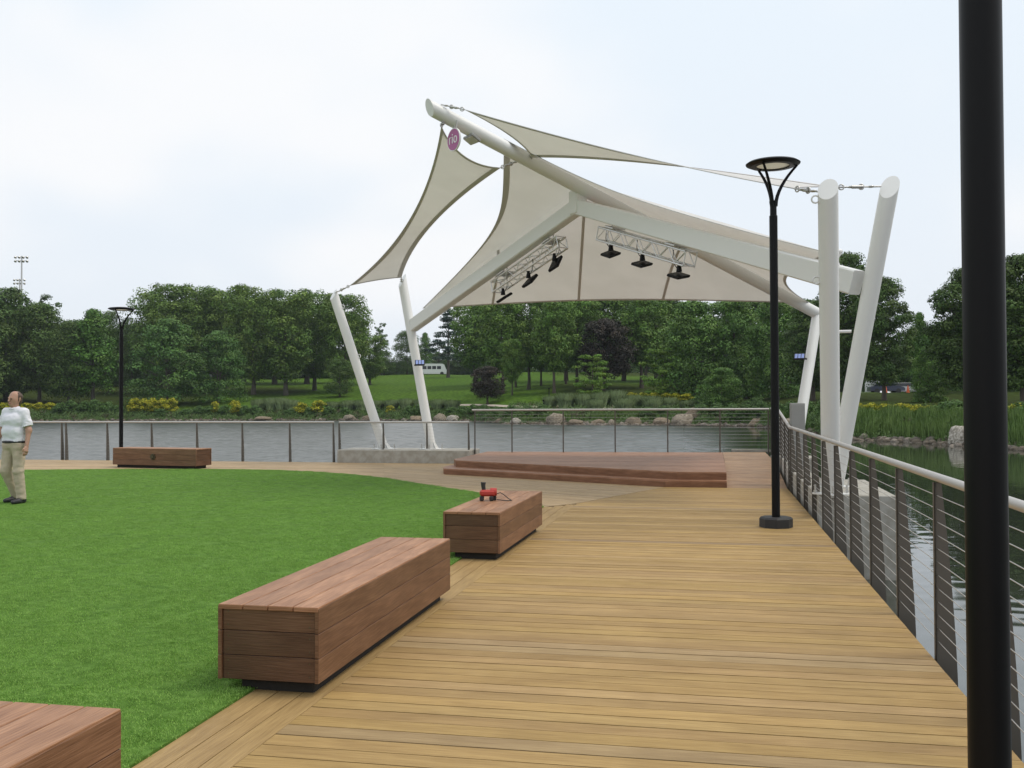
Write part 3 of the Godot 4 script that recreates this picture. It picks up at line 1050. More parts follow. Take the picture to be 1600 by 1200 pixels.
func sheet(fn: Callable, nu: int, nv: int, lift := 0.0) -> MB:
	var b := MB.new()
	var pts := []
	for i in nu + 1:
		var row := []
		for j in nv + 1:
			row.append(fn.call(float(i) / nu, float(j) / nv))
		pts.append(row)
	for i in nu + 1:
		for j in nv + 1:
			var du: Vector3 = pts[mini(i + 1, nu)][j] - pts[maxi(i - 1, 0)][j]
			var dv: Vector3 = pts[i][mini(j + 1, nv)] - pts[i][maxi(j - 1, 0)]
			if dv.length() < 0.0001: dv = pts[mini(i + 1, nu)][mini(j + 1, nv)] - pts[mini(i + 1, nu)][maxi(j - 1, 0)]
			var nn := du.cross(dv).normalized()
			b.vert(pts[i][j] + nn * lift, nn, Vector2(pts[i][j].x * 0.3 + pts[i][j].y * 0.2, pts[i][j].z * 0.3))
	for i in nu:
		for j in nv:
			var k := i * (nv + 1) + j
			b.tri_i(k, k + nv + 1, k + nv + 2); b.tri_i(k, k + nv + 2, k + 1)
	return b

func strip_along(f: Callable, inward: Callable, n: int, width: float, lift: float) -> MB:
	# a webbing band along a fabric edge: f(t) on the edge, inward(t) a point a little inside it
	var b := MB.new()
	var prev := []
	for k in n + 1:
		var t := float(k) / n
		var p: Vector3 = f.call(t)
		var q: Vector3 = inward.call(t)
		q = p + (q - p).normalized() * width
		var t2 := clampf(t + 0.01, 0, 1)
		var t1 := clampf(t - 0.01, 0, 1)
		var nn: Vector3 = (f.call(t2) - f.call(t1)).cross(q - p).normalized() * lift
		if k > 0:
			b.quad(prev[0] + nn, p + nn, q + nn, prev[1] + nn, nn)
			b.quad(prev[0] - nn, p - nn, q - nn, prev[1] - nn, -nn)
			b.quad(prev[0] - nn, p - nn, p + nn, prev[0] + nn, p - q)
		prev = [p, q]
	return b

func shackle_line(b: MB, a: Vector3, e: Vector3) -> void:
	# a turnbuckle and short chain between a sail corner and its mast
	b.bar(a, e, 0.012, 6)
	var d := (e - a).normalized()
	for k in 4:
		torus_ring(b, a.lerp(e, 0.12 + 0.22 * k), d.cross(Vector3.UP).normalized() if k % 2 == 0 else Vector3.UP, 0.035, 0.01)
	b.tube([a.lerp(e, 0.35), a.lerp(e, 0.6)], [0.024, 0.024], 8)

func build_sail(label: String, p: Array, ties: Array) -> void:
	# p: outer mast corner, inner mast corner, ridge-side corner, tip corner
	var o := thing("fabric_sail", label, "shade sail")
	var a: Vector3 = p[0]
	var bq: Vector3 = p[1]
	var r: Vector3 = p[2]
	var t: Vector3 = p[3]
	var ml := (a + t) * 0.5
	var mr := (bq + r) * 0.5
	var mb := (a + bq) * 0.5
	var mt := (t + r) * 0.5
	var sl := (mr - ml) * 0.34
	var sr := (ml - mr) * 0.26
	var sb := (mt - mb) * 0.012
	var stp := (mb - mt) * 0.05
	var fn := func(u: float, v: float) -> Vector3:
		var bo := edge_pt(a, bq, sb, u)
		var tp := edge_pt(t, r, stp, u)
		var le := edge_pt(a, t, sl, v)
		var ri := edge_pt(bq, r, sr, v)
		return bo * (1 - v) + tp * v + le * (1 - u) + ri * u - (a * (1 - u) * (1 - v) + bq * u * (1 - v) + t * (1 - u) * v + r * u * v)
	put("fabric", sheet(fn, 20, 40).mesh(), M.membrane, o)
	for e in 4:
		var f := func(k: float) -> Vector3: return fn.call([0.0, 1.0, k, k][e], [k, k, 0.0, 1.0][e])
		var g := func(k: float) -> Vector3: return fn.call([0.1, 0.9, k, k][e], [k, k, 0.05, 0.95][e])
		put("edge_webbing", strip_along(f, g, 30, 0.13 if e < 2 else 0.06, 0.006).mesh(), M.membrane_hem, o)
	for k in 4:
		var b := MB.new()
		shackle_line(b, p[k], ties[k])
		put("shackle", b.mesh(), M.steel, o)

func build_canopy() -> void:
	var o := thing("canopy_frame", "white steel canopy frame of leaning masts, arch beams and a ridge tube over the stage", "canopy frame")
	for key in MAST:
		var a: Vector3 = MAST[key][0]
		var e: Vector3 = MAST[key][1]
		var b := MB.new()
		cut_tube(b, a, e, 0.12, V(-0.22, 0.5, 0.84) if key in ["C", "D"] else FRONT * 0.85 + V(0, 0.5, 0) if key != "E" else (e - a))
		var mast := put("mast", b.mesh(), M.white_steel, o)
		b = MB.new()
		b.box(at(a + V(0, 0.012, 0), Basis(Vector3.UP, 0.75)), V(0.5, 0.025, 0.44) if key in ["A", "B"] else V(0.34, 0.025, 0.34), 0.004)
		var d := (e - a).normalized()
		for k in 4:
			var w := TAU * k / 4 + 0.75
			var h := V(cos(w), 0, sin(w))
			b.quad(a + h * 0.1 + V(0, 0.02, 0), a + h * (0.21 if key in ["A", "B"] else 0.16) + V(0, 0.02, 0), a + h * 0.13 + d * 0.2, a + h * 0.1 + d * 0.28, h.cross(Vector3.UP))
		put("base_plate", b.mesh(), M.white_steel, mast)
		for k in 4:
			b = MB.new()
			var w := TAU * (k + 0.5) / 4 + 0.75
			var q := a + V(cos(w), 0, sin(w)) * (0.27 if key in ["A", "B"] else 0.2) + V(0, 0.02, 0)
			b.bar(q, q + V(0, 0.11, 0), 0.014, 6)
			b.tube([q + V(0, 0.01, 0), q + V(0, 0.035, 0)], [0.028, 0.028], 6)
			put("anchor_bolt", b.mesh(), M.steel, mast)
		if key in ["A", "C"]:
			for u in ([0.97, 0.72] if key == "C" else [0.92, 0.6]):
				b = MB.new()
				var sgn := -1.0 if key == "C" else 1.0
				var p: Vector3 = a.lerp(e, u) + V(0.15 * sgn, 0, 0.02)
				torus_ring(b, p, V(0, 0, 1), 0.045, 0.011)
				put("eye_ring", b.mesh(), M.white_steel, mast)
	var mE: Vector3 = MAST["E"][1]
	var b := MB.new()
	cut_tube(b, mE + (mE - TIP).normalized() * 0.12, TIP, 0.135, FRONT * 0.95 + V(0, -0.3, 0), 28)
	put("ridge_tube", b.mesh(), M.white_steel, o)
	put("arch_beam", beam(PEAK, ARCH_L, 0.22, 0.3, 0.32), M.white_steel, o)
	put("arch_beam", beam(PEAK, ARCH_R.lerp(PEAK, 0.003) + V(0, -0.06, 0), 0.22, 0.3, 0.34), M.white_steel, o)
	b = MB.new()
	var th := atan2(FRONT.x, FRONT.z)
	b.box(at(PEAK + V(0, 0.08, 0), Basis(Vector3.UP, th)), V(0.3, 0.5, 0.27), 0.03)
	put("peak_bracket", b.mesh(), M.white_steel, o)

	# main roof: four fabric panels between the ridge and the two arch beams
	var roof := thing("fabric_roof", "main off-white fabric roof stretched between ridge tube and arch beams", "canopy roof")
	var up := V(0, 0.16, 0)
	var ridge := func(k: float) -> Vector3: return TIP.lerp(mE, k) + up
	var kp := (PEAK - TIP).dot(mE - TIP) / (mE - TIP).length_squared()
	var pk: Vector3 = ridge.call(kp)
	var arch_l := func(k: float) -> Vector3: return pk.lerp(ARCH_L + V(0, 0.26, 0), k * 0.93)
	var arch_r := func(k: float) -> Vector3: return pk.lerp(ARCH_R + V(0, 0.24, 0), k * 0.93)
	var nf := 0.155
	for q in [[0, 1], [0, 0], [1, 1], [1, 0]]:
		var back: bool = q[1] == 0
		var arch: Callable = arch_l if q[0] == 0 else arch_r
		var pull := 0.13 if back else 0.30
		var re := 0.975 if back else nf
		var fn := func(s: float, v: float) -> Vector3:
			var s2 := s * (1.0 - pull * 4.0 * v * (1.0 - v))
			var a: Vector3 = ridge.call(lerpf(kp, re, s2))
			var e: Vector3 = arch.call(s2)
			return a.lerp(e, v) + V(0, -0.22 * s2 * 4.0 * v * (1.0 - v), 0)
		var panel := put("fabric_panel", sheet(fn, 24, 24).mesh(), M.membrane, roof)
		var f := func(k: float) -> Vector3: return fn.call(1.0, k)
		var g := func(k: float) -> Vector3: return fn.call(0.9, k)
		put("edge_webbing", strip_along(f, g, 30, 0.13 if not back else 0.06, 0.006).mesh(), M.membrane_hem, panel)
		for sv in ([[0.04, 0.5, 1.0, 0.575], [0.42, 0.0, 1.0, 0.335], [0.47, 1.0, 1.0, 0.82]] if back and q[0] == 0 else []):
			# a seam is straight across the panel: from one place to another, counted along ridge and arch
			var c0 := Vector2(sv[0] * (1.0 - sv[1]), sv[0] * sv[1])
			var c1 := Vector2(sv[2] * (1.0 - sv[3]), sv[2] * sv[3])
			var sf := func(k: float) -> Vector3:
				var c := c0.lerp(c1, k)
				return fn.call(c.x + c.y, c.y / (c.x + c.y))
			var sg := func(k: float) -> Vector3:
				var c := c0.lerp(c1, k)
				return fn.call(c.x + c.y, c.y / (c.x + c.y) + 0.03)
			put("seam", strip_along(sf, sg, 12, 0.06, 0.008).mesh(), M.membrane_hem, panel)

	# the two open sails in front
	var A: Vector3 = MAST["A"][1]
	var B: Vector3 = MAST["B"][1]
	var C: Vector3 = MAST["C"][1]
	var D: Vector3 = MAST["D"][1]
	var node := TIP.lerp(mE, 0.2)
	build_sail("left fabric sail hung from the ridge tip to the two far leaning masts", [V(-9.12, 4.55, -24.02), V(-8.0, 4.83, -24.85), V(-4.0, 6.1, -18.7), V(-4.86, 6.64, -17.5)], [A + V(0.05, 0.03, 0.05), B + V(0.0, -0.05, 0.06), node + V(-0.1, -0.05, 0), TIP.lerp(mE, 0.03) + V(0, -0.1, 0)])
	build_sail("right fabric sail seen nearly edge on towards the two near masts", [V(1.04, 4.215, -12.83), V(1.66, 4.42, -13.85), V(-3.36, 6.25, -18.62), V(-4.42, 6.93, -17.55)], [C + V(-0.1, -0.02, -0.04), D + V(-0.12, 0.0, 0.05), node + V(0.12, 0.05, 0.02), TIP.lerp(mE, 0.02) + V(0.04, 0.14, 0.04)])

	# footings
	b = MB.new()
	b.box(at(V(-7.68, -0.3, -24.46)), V(3.5, 1.26, 1.1), 0.015)
	tag(put("concrete_footing", b.mesh(), M.concrete), "long concrete footing under the two left masts", "footing")
	b = MB.new()
	b.box(at(V(1.86, -0.35, -14.95)), V(0.98, 1.3, 2.7), 0.012)
	tag(put("concrete_footing", b.mesh(), M.concrete), "concrete footing under the two near right masts", "footing")
	b = MB.new()
	b.box(at(V(1.5, -0.32, -17.7)), V(0.3, 1.28, 2.6), 0.012)
	b.box(at(V(1.56, -0.28, -20.6)), V(0.42, 1.36, 3.1), 0.012)
	b.box(at(V(1.75, -0.35, -22.7)), V(0.9, 1.3, 1.0), 0.012)
	tag(put("concrete_footing", b.mesh(), M.concrete), "stepped concrete kerb and footing beside the ramp railing", "footing")
	b = MB.new()
	b.box(at(V(0.95, 0.29, -25.42)), V(0.95, 0.06, 0.12), 0.006)
	tag(put("concrete_footing", b.mesh(), M.concrete), "pale strip of kerb at the back right corner of the stage", "kerb")
	var cab := thing("electrical_cabinet", "grey metal electrical cabinet beside the rear mast and the ramp", "cabinet", V(1.5, 0.32, -18.35))
	b = MB.new()
	b.box(at(V(0, 0.59, 0)), V(0.25, 1.18, 0.22), 0.008)
	put("housing", b.mesh(), M.cabinet, cab)
	b = MB.new()
	b.box(at(V(0, 0.6, 0.113)), V(0.21, 1.1, 0.012), 0.004)
	put("door", b.mesh(), M.cabinet, cab)

func build_truss(label: String, a: Vector3, e: Vector3, gname: String, light_labels: Array) -> void:
	var o := thing("lighting_truss", label, "truss", Vector3.ZERO, 0.0, gname)
	var d := (e - a).normalized()
	var side := d.cross(Vector3.UP).normalized()
	var up := side.cross(d).normalized()
	var s := 0.125
	var corners := [side * s + up * s, -side * s + up * s, -side * s - up * s, side * s - up * s]
	for c in corners:
		var b := MB.new()
		b.bar(a + c, e + c, 0.02, 8)
		put("chord", b.mesh(), M.alu, o)
	var n := 11
	for k in 4:
		var c0: Vector3 = corners[k]
		var c1: Vector3 = corners[(k + 1) % 4]
		var b := MB.new()
		for i in n:
			var u0 := float(i) / n
			var u1 := float(i + 1) / n
			if i % 2 == 0: b.bar(a.lerp(e, u0) + c0, a.lerp(e, u1) + c1, 0.009, 6)
			else: b.bar(a.lerp(e, u0) + c1, a.lerp(e, u1) + c0, 0.009, 6)
		b.bar(a + c0, a + c1, 0.012, 6)
		b.bar(e + c0, e + c1, 0.012, 6)
		put("bracing", b.mesh(), M.alu, o)
	for u in [0.14, 0.84]:
		var b := MB.new()
		var p := a.lerp(e, u) + up * (s + 0.05)
		b.box(at(p, Basis(d, up, d.cross(up))), V(0.28, 0.035, 0.3), 0.006)
		for q in [-0.1, 0.1]:
			b.bar(p + d * q, p + d * q + V(0, 0.16, 0), 0.014, 6)
		put("hanging_bracket", b.mesh(), M.steel, o)
	for k in 3:
		var u: float = [0.12, 0.5, 0.9][k]
		var p := a.lerp(e, u) - up * s
		var lt := thing("stage_light", light_labels[k], "stage light", p, 0.0, "black stage lights on the two trusses")
		var b := MB.new()
		b.box(at(V(0, -0.04, 0)), V(0.06, 0.09, 0.06), 0.01)
		b.tube([V(0, -0.05, 0), V(0, -0.15, 0)], [0.04, 0.055], 10)
		put("clamp", b.mesh(), M.black_paint, lt)
		var inward := (V(-2.6, 0, -21.5) - p) * V(1, 0, 1)
		var nrm := (inward.normalized() * 0.8 + V(0, -0.6, 0)).normalized()
		var t := nrm.cross(d).normalized()
		b = MB.new()
		b.box(at(V(0, -0.19, 0) + nrm * 0.04, Basis(d, nrm, d.cross(nrm))), V(0.36, 0.07, 0.32), 0.02)
		put("head", b.mesh(), M.black_paint, lt)
		b = MB.new()
		b.box(at(V(0, -0.19, 0) + nrm * 0.078, Basis(d, nrm, d.cross(nrm))), V(0.3, 0.006, 0.26), 0.002)
		put("lens", b.mesh(), M.car_glass, lt)
		b = MB.new()
		b.tube([V(0, -0.12, 0) - d * 0.03, V(0, -0.03, 0) - d * 0.16, up * 0.06 - d * 0.2, up * 0.2 - d * 0.22], [0.008, 0.008, 0.008, 0.008], 6)
		put("power_cord", b.mesh(), M.black_plastic, lt)

func build_fittings() -> void:
	var dn := V(0, -0.42, 0)
	var bk := -FRONT * 0.12
	build_truss("aluminium lighting truss under the left arch beam", PEAK.lerp(ARCH_L, 0.1) + dn + bk, PEAK.lerp(ARCH_L, 0.46) + dn + bk, "lighting trusses under the arch", ["black stage light at the upper end of the left truss", "black stage light in the middle of the left truss", "black stage light at the lower end of the left truss"])
	build_truss("aluminium lighting truss under the right arch beam", PEAK.lerp(ARCH_R, 0.1) + dn + bk, PEAK.lerp(ARCH_R, 0.475) + dn + bk, "lighting trusses under the arch", ["black stage light at the upper end of the right truss", "black stage light in the middle of the right truss", "black stage light at the lower end of the right truss"])
	# round sign hung under the ridge tip
	var c := V(-4.67, 6.42, -17.66)
	var yaw := atan2(FRONT.x, FRONT.z) + 0.08
	var s := thing("round_sign", "round mauve sign with white lettering under the ridge tip", "sign", c, yaw)
	var b := MB.new()
	b.tube([V(0, 0, -0.03), V(0, 0, 0.0)], [0.215, 0.215], 40)
	put("white_rim", b.mesh(), M.white, s)
	b = MB.new()
	b.tube([V(0, 0, -0.02), V(0, 0, 0.006)], [0.198, 0.198], 40)
	put("disc", b.mesh(), M.magenta, s)
	var tm := TextMesh.new()
	var sf := SystemFont.new()
	sf.font_names = PackedStringArray(["Droid Sans"])
	tm.font = sf
	tm.text = "rio"
	tm.font_size = 64
	tm.pixel_size = 0.0037
	tm.depth = 0.012
	var tx := put("lettering", tm, M.white, s)
	tx.position = V(0, 0.01, 0.01)
	b = MB.new()
	b.bar(V(0, 0.2, -0.015), V(0.02, 0.36, -0.02), 0.012)
	b.bar(V(0.08, 0.18, -0.015), V(0.1, 0.34, -0.02), 0.012)
	put("bracket", b.mesh(), M.steel, s)
	# floodlights
	var fl := [
		["floodlight", "grey floodlight under the ridge tube beside the round sign", V(-4.40, 6.50, -18.0), V(-0.3, -0.75, 0.3), V(0.02, 0.2, 0.0), "cabinet", 0.27],
		["floodlight", "white floodlight on the arch beam between the two near masts", V(1.72, 3.62, -14.55), V(-0.5, 0.5, -0.4), V(0.05, -0.17, 0.0), "white", 0.2],
		["floodlight", "white floodlight on a short bracket on the outer right mast", V(1.66, 2.52, -14.6), V(-0.9, -0.2, 0.0), V(0.28, 0.0, 0.02), "white", 0.17],
		["led_floodlight", "blue lensed floodlight on the inner left mast", V(-7.34, 2.55, -24.32), V(0.3, 0.55, 0.9), V(-0.16, -0.06, -0.08), "base_paint", 0.2],
		["led_floodlight", "blue lensed floodlight on the rear mast behind the middle lamp post", V(1.99, 2.55, -23.55), V(-0.2, 0.6, 0.9), V(0.16, -0.05, -0.05), "base_paint", 0.2]]
	for q in fl:
		var f := thing(q[0], q[1], "floodlight", q[2], 0.0, "floodlights on the canopy frame")
		var nrm: Vector3 = q[3].normalized()
		var ux := nrm.cross(V(0, 1, 0.01)).normalized()
		var bs := Basis(ux, nrm, ux.cross(nrm))
		b = MB.new()
		var sz: float = q[6]
		b.box(at(Vector3.ZERO, bs), V(sz * 1.25, 0.06, sz * 0.8), 0.015)
		put("housing", b.mesh(), M[q[5]], f)
		b = MB.new()
		if q[0] == "led_floodlight":
			for k in 3:
				var lb := MB.new()
				lb.box(at(nrm * 0.033 + ux * (k - 1) * sz * 0.37, bs), V(sz * 0.3, 0.008, sz * 0.6), 0.003)
				put("lens", lb.mesh(), M.blue_lens, f)
		else:
			b.box(at(nrm * 0.033, bs), V(sz * 1.1, 0.008, sz * 0.65), 0.003)
			put("lens", b.mesh(), M.lens, f)
		b = MB.new()
		b.tube([Vector3.ZERO, q[4]], [0.022, 0.022], 8)
		put("bracket", b.mesh(), M[q[5]], f)

# ---------------------------------------------------------------- the walking man
func field_mesh(bones: Array, cell: float, k: float, cuts := [], wrinkle := 0.0) -> ArrayMesh:
	# each bone: [a, b, radius a, radius b]; distances joined by a smooth minimum, then surface nets
	var lo := Vector3(INF, INF, INF)
	var hi := -lo
	for bn in bones:
		var r: float = maxf(bn[2], bn[3]) + k + cell * 2
		lo = lo.min(bn[0] - Vector3.ONE * r).min(bn[1] - Vector3.ONE * r)
		hi = hi.max(bn[0] + Vector3.ONE * r).max(bn[1] + Vector3.ONE * r)
	var nx := int((hi.x - lo.x) / cell) + 2
	var ny := int((hi.y - lo.y) / cell) + 2
	var nz := int((hi.z - lo.z) / cell) + 2
	var f := PackedFloat32Array()
	f.resize(nx * ny * nz)
	f.fill(1.0)
	for bn in bones:
		var a: Vector3 = bn[0]
		var e: Vector3 = bn[1]
		var ra: float = bn[2]
		var rb: float = bn[3]
		var sq: Vector3 = bn[4] if bn.size() > 4 else Vector3.ONE
		var reach := maxf(ra, rb) * maxf(1.0, maxf(1.0 / sq.x, 1.0 / sq.z)) + k + cell * 2
		var q0 := ((a.min(e) - Vector3.ONE * reach - lo) / cell)
		var q1 := ((a.max(e) + Vector3.ONE * reach - lo) / cell)
		var ab := e - a
		var l2 := maxf(ab.length_squared(), 1e-9)
		for z in range(maxi(0, int(q0.z)), mini(nz, int(q1.z) + 1)):
			for y in range(maxi(0, int(q0.y)), mini(ny, int(q1.y) + 1)):
				for x in range(maxi(0, int(q0.x)), mini(nx, int(q1.x) + 1)):
					var p := lo + Vector3(x, y, z) * cell
					var u := clampf((p - a).dot(ab) / l2, 0.0, 1.0)
					var d := ((p - a - ab * u) * sq).length() - lerpf(ra, rb, u)
					var i := (z * ny + y) * nx + x
					var o := f[i]
					var h := clampf(0.5 + 0.5 * (o - d) / k, 0.0, 1.0)
					f[i] = lerpf(o, d, h) - k * h * (1.0 - h)
	if cuts or wrinkle > 0.0:
		var fn := FastNoiseLite.new()
		fn.seed = 4
		fn.frequency = 7.0
		for z in nz:
			for y in ny:
				for x in nx:
					var i := (z * ny + y) * nx + x
					if f[i] > 0.1: continue
					var p := lo + Vector3(x, y, z) * cell
					if wrinkle > 0.0: f[i] += fn.get_noise_3d(p.x, p.y * 1.6, p.z) * wrinkle
					for c in cuts:      # [point, normal, radius of effect]: keeps the side the normal points away from
						if c.size() < 3 or (p - c[0]).length() < c[2]:
							f[i] = maxf(f[i], (p - c[0]).dot(c[1]))
	var ids := PackedInt32Array()
	ids.resize(nx * ny * nz)
	ids.fill(-1)
	var st := SurfaceTool.new()
	st.begin(Mesh.PRIMITIVE_TRIANGLES)
	st.set_smooth_group(0)
	var count := 0
	var off := [0, 1, nx, nx + 1, nx * ny, nx * ny + 1, nx * ny + nx, nx * ny + nx + 1]
	for z in nz - 1:
		for y in ny - 1:
			for x in nx - 1:
				var i := (z * ny + y) * nx + x
				var m := 0
				for c in 8:
					if f[i + off[c]] < 0.0: m |= 1 << c
				if m == 0 or m == 255: continue
				var s := Vector3.ZERO
				var w := 0
				for ed in [[0, 1], [2, 3], [4, 5], [6, 7], [0, 2], [1, 3], [4, 6], [5, 7], [0, 4], [1, 5], [2, 6], [3, 7]]:
					var fa := f[i + off[ed[0]]]
					var fb := f[i + off[ed[1]]]
					if (fa < 0.0) != (fb < 0.0):
						var t := fa / (fa - fb)
						var pa := Vector3(ed[0] & 1, (ed[0] >> 1) & 1, ed[0] >> 2)
						var pb := Vector3(ed[1] & 1, (ed[1] >> 1) & 1, ed[1] >> 2)
						s += pa.lerp(pb, t)
						w += 1
				ids[i] = count
				count += 1
				st.set_color(Color.WHITE)
				st.add_vertex(lo + (Vector3(x, y, z) + s / w) * cell)
	var ax := [1, nx, nx * ny]
	for z in range(1, nz - 1):
		for y in range(1, ny - 1):
			for x in range(1, nx - 1):
				var i := (z * ny + y) * nx + x
				for k3 in 3:
					var in0 := f[i] < 0.0
					if in0 == (f[i + ax[k3]] < 0.0): continue
					var u: int = ax[(k3 + 1) % 3]
					var v2: int = ax[(k3 + 2) % 3]
					var q := [ids[i - u - v2], ids[i - v2], ids[i], ids[i - u]]
					if q.has(-1): continue
					if in0:
						for t in [q[0], q[2], q[1], q[0], q[3], q[2]]: st.add_index(t)
					else:
						for t in [q[0], q[1], q[2], q[0], q[2], q[3]]: st.add_index(t)
	st.generate_normals()
	return st.commit()

func build_man() -> void:
	# front is local +z; the man's left is +x
	var o := thing("person", "balding man in a white polo shirt and khaki trousers walking on the lawn", "person", V(-10.55, 0.015, -13.4), -0.2)
	var hipL := V(0.095, 0.9, 0.0)
	var hipR := V(-0.095, 0.9, 0.01)
	var kneeL := V(0.115, 0.5, 0.03)
	var kneeR := V(-0.12, 0.5, 0.06)
	var ankL := V(0.12, 0.085, -0.02)
	var ankR := V(-0.13, 0.1, -0.14)
	var shL := V(0.185, 1.395, -0.01)
	var shR := V(-0.185, 1.395, -0.01)
	var elL := V(0.262, 1.12, -0.03)
	var elR := V(-0.27, 1.12, 0.0)
	var wrL := V(0.285, 0.875, 0.03)
	var wrR := V(-0.27, 0.9, 0.12)
	var skin := [
		[V(-0.06, 0.95, 0), V(0.06, 0.95, 0), 0.1, 0.1], [V(-0.05, 1.1, 0.01), V(0.05, 1.1, 0.01), 0.1, 0.1], [V(-0.08, 1.28, 0), V(0.08, 1.28, 0), 0.1, 0.1], [shR, shL, 0.055, 0.055],
		[V(0, 1.38, -0.015), V(0, 1.5, 0.005), 0.06, 0.056],
		[hipL, kneeL, 0.075, 0.05], [kneeL, ankL, 0.05, 0.035], [hipR, kneeR, 0.075, 0.05], [kneeR, ankR, 0.05, 0.035],
		[shL, elL, 0.05, 0.042], [elL, wrL, 0.042, 0.029], [shR, elR, 0.05, 0.042], [elR, wrR, 0.042, 0.029],
		[V(0, 1.625, -0.02), V(0, 1.6, 0.01), 0.085, 0.076], [V(0, 1.65, 0.006), V(0, 1.6, 0.02), 0.068, 0.064], [V(0, 1.55, 0.03), V(0, 1.518, 0.066), 0.064, 0.036]]
	var body := put("body", field_mesh(skin, 0.014, 0.035), M.skin, o)
	# face: nose, ears, brow, lips on a grid of their own
	put("nose", field_mesh([[V(0, 1.61, 0.096), V(0, 1.574, 0.114), 0.009, 0.014], [V(-0.032, 1.622, 0.086), V(0.032, 1.622, 0.086), 0.013, 0.013], [V(0, 1.625, 0.09), V(0, 1.6, 0.097), 0.011, 0.011]], 0.006, 0.008), M.skin, body)
	put("mouth", field_mesh([[V(-0.022, 1.538, 0.099), V(0.022, 1.538, 0.099), 0.009, 0.009]], 0.006, 0.008), M.lip, body)
	for s in [-1, 1]:
		put("ear", field_mesh([[V(s * 0.09, 1.612, -0.012), V(s * 0.087, 1.572, -0.006), 0.016, 0.011]], 0.006, 0.008), M.skin, body)
	for s in [-1, 1]:
		var e := MB.new()
		e.lathe([Vector2(0.001, -0.009), Vector2(0.011, 0), Vector2(0.001, 0.009)], V(s * 0.03, 1.6, 0.09), 10)
		put("eye", e.mesh(), M.leather, body)
	for s in [-1, 1]:
		var w: Vector3 = wrL if s > 0 else wrR
		var dn: Vector3 = ((wrL - elL) if s > 0 else (wrR - elR)).normalized()
		var fwd := V(0, 0, 1)
		fwd = (fwd - dn * fwd.dot(dn)).normalized()
		var hb := [[w - dn * 0.02, w + dn * 0.07, 0.026, 0.03], [w + dn * 0.02 + fwd * 0.016, w + dn * 0.075 + fwd * 0.03, 0.02, 0.016], [w + dn * 0.02 - fwd * 0.012, w + dn * 0.075 - fwd * 0.024, 0.02, 0.016]]
		for k in 4:
			var base: Vector3 = w + dn * 0.08 + fwd * (0.03 - k * 0.019)
			var ln: float = [0.06, 0.068, 0.063, 0.048][k]
			var curl := V(-s * 0.35, 0, 0)
			var mid: Vector3 = base + (dn + curl * 0.4).normalized() * ln * 0.55
			hb.append([base, mid, 0.0095, 0.0088])
			hb.append([mid, mid + (dn + curl * 1.6).normalized() * ln * 0.5, 0.0088, 0.0075])
		var tb: Vector3 = w + dn * 0.025 + fwd * 0.026
		hb.append([tb, tb + (dn * 0.8 + fwd * 0.7).normalized() * 0.04, 0.013, 0.011])
		hb.append([tb + (dn * 0.8 + fwd * 0.7).normalized() * 0.04, tb + (dn * 0.8 + fwd * 0.7).normalized() * 0.04 + (dn + V(-s * 0.3, 0, 0)).normalized() * 0.03, 0.011, 0.009])
		put("hand", field_mesh(hb, 0.005, 0.008), M.skin, body)
	var shirt := [
		[V(-0.075, 0.97, 0.0), V(0.075, 0.97, 0.0), 0.125, 0.125], [V(-0.07, 1.1, 0.015), V(0.07, 1.1, 0.015), 0.13, 0.13], [V(-0.09, 1.27, 0.01), V(0.09, 1.27, 0.01), 0.128, 0.128],
		[shR, V(0, 1.43, -0.015), 0.066, 0.075], [shL, V(0, 1.43, -0.015), 0.066, 0.075], [shL, shL.lerp(elL, 0.3), 0.066, 0.07], [shR, shR.lerp(elR, 0.3), 0.066, 0.07]]
	var sm := put("polo_shirt", field_mesh(shirt, 0.012, 0.04, [[V(0, 0.935, 0), V(0, -1, 0)], [V(0, 1.472, 0), V(0, 1, -0.15)]], 0.009), M.shirt, o)
	for q in [[shL, elL], [shR, elR]]:
		var d: Vector3 = (q[1] - q[0]).normalized()
		put("sleeve", field_mesh([[q[0], q[0].lerp(q[1], 0.95), 0.068, 0.076]], 0.011, 0.02, [[q[0].lerp(q[1], 0.78), d]], 0.02), M.shirt, sm)
	var cl := []
	for k in 13:
		var a := TAU * k / 12 + PI / 2
		cl.append(V(cos(a) * 0.068, 1.475 - 0.028 * maxf(0.0, sin(a)), sin(a) * 0.068 + 0.004))
	var cr := []
	for k in 13: cr.append(0.013)
	var cb := MB.new()
	cb.tube(cl, cr, 6)
	put("collar", cb.mesh(), M.shirt, sm)
	var bb := MB.new()
	var path := []
	var rad := []
	for k in 25:
		var a := TAU * k / 24
		path.append(V(cos(a) * 0.192, 0.945, sin(a) * 0.124 + 0.004))
		rad.append(0.02)
	bb.tube(path, rad, 8)
	put("belt", bb.mesh(), M.leather, o)
	var tr := [
		[V(-0.075, 0.9, 0.0), V(0.075, 0.9, 0.0), 0.124, 0.124], [hipL + V(0, -0.03, 0), kneeL, 0.1, 0.077], [kneeL, ankL + V(0, 0.0, 0), 0.077, 0.068],
		[hipR + V(0, -0.03, 0), kneeR, 0.1, 0.077], [kneeR, ankR + V(0, 0.0, 0), 0.077, 0.068]]
	put("trousers", field_mesh(tr, 0.012, 0.03, [[V(0, 0.95, 0), V(0, 1, 0)], [V(0.12, 0.055, 0), V(0, -1, 0), 0.25], [V(-0.12, 0.055, 0), V(0, -1, 0), 0.25]], 0.012), M.trousers, o)
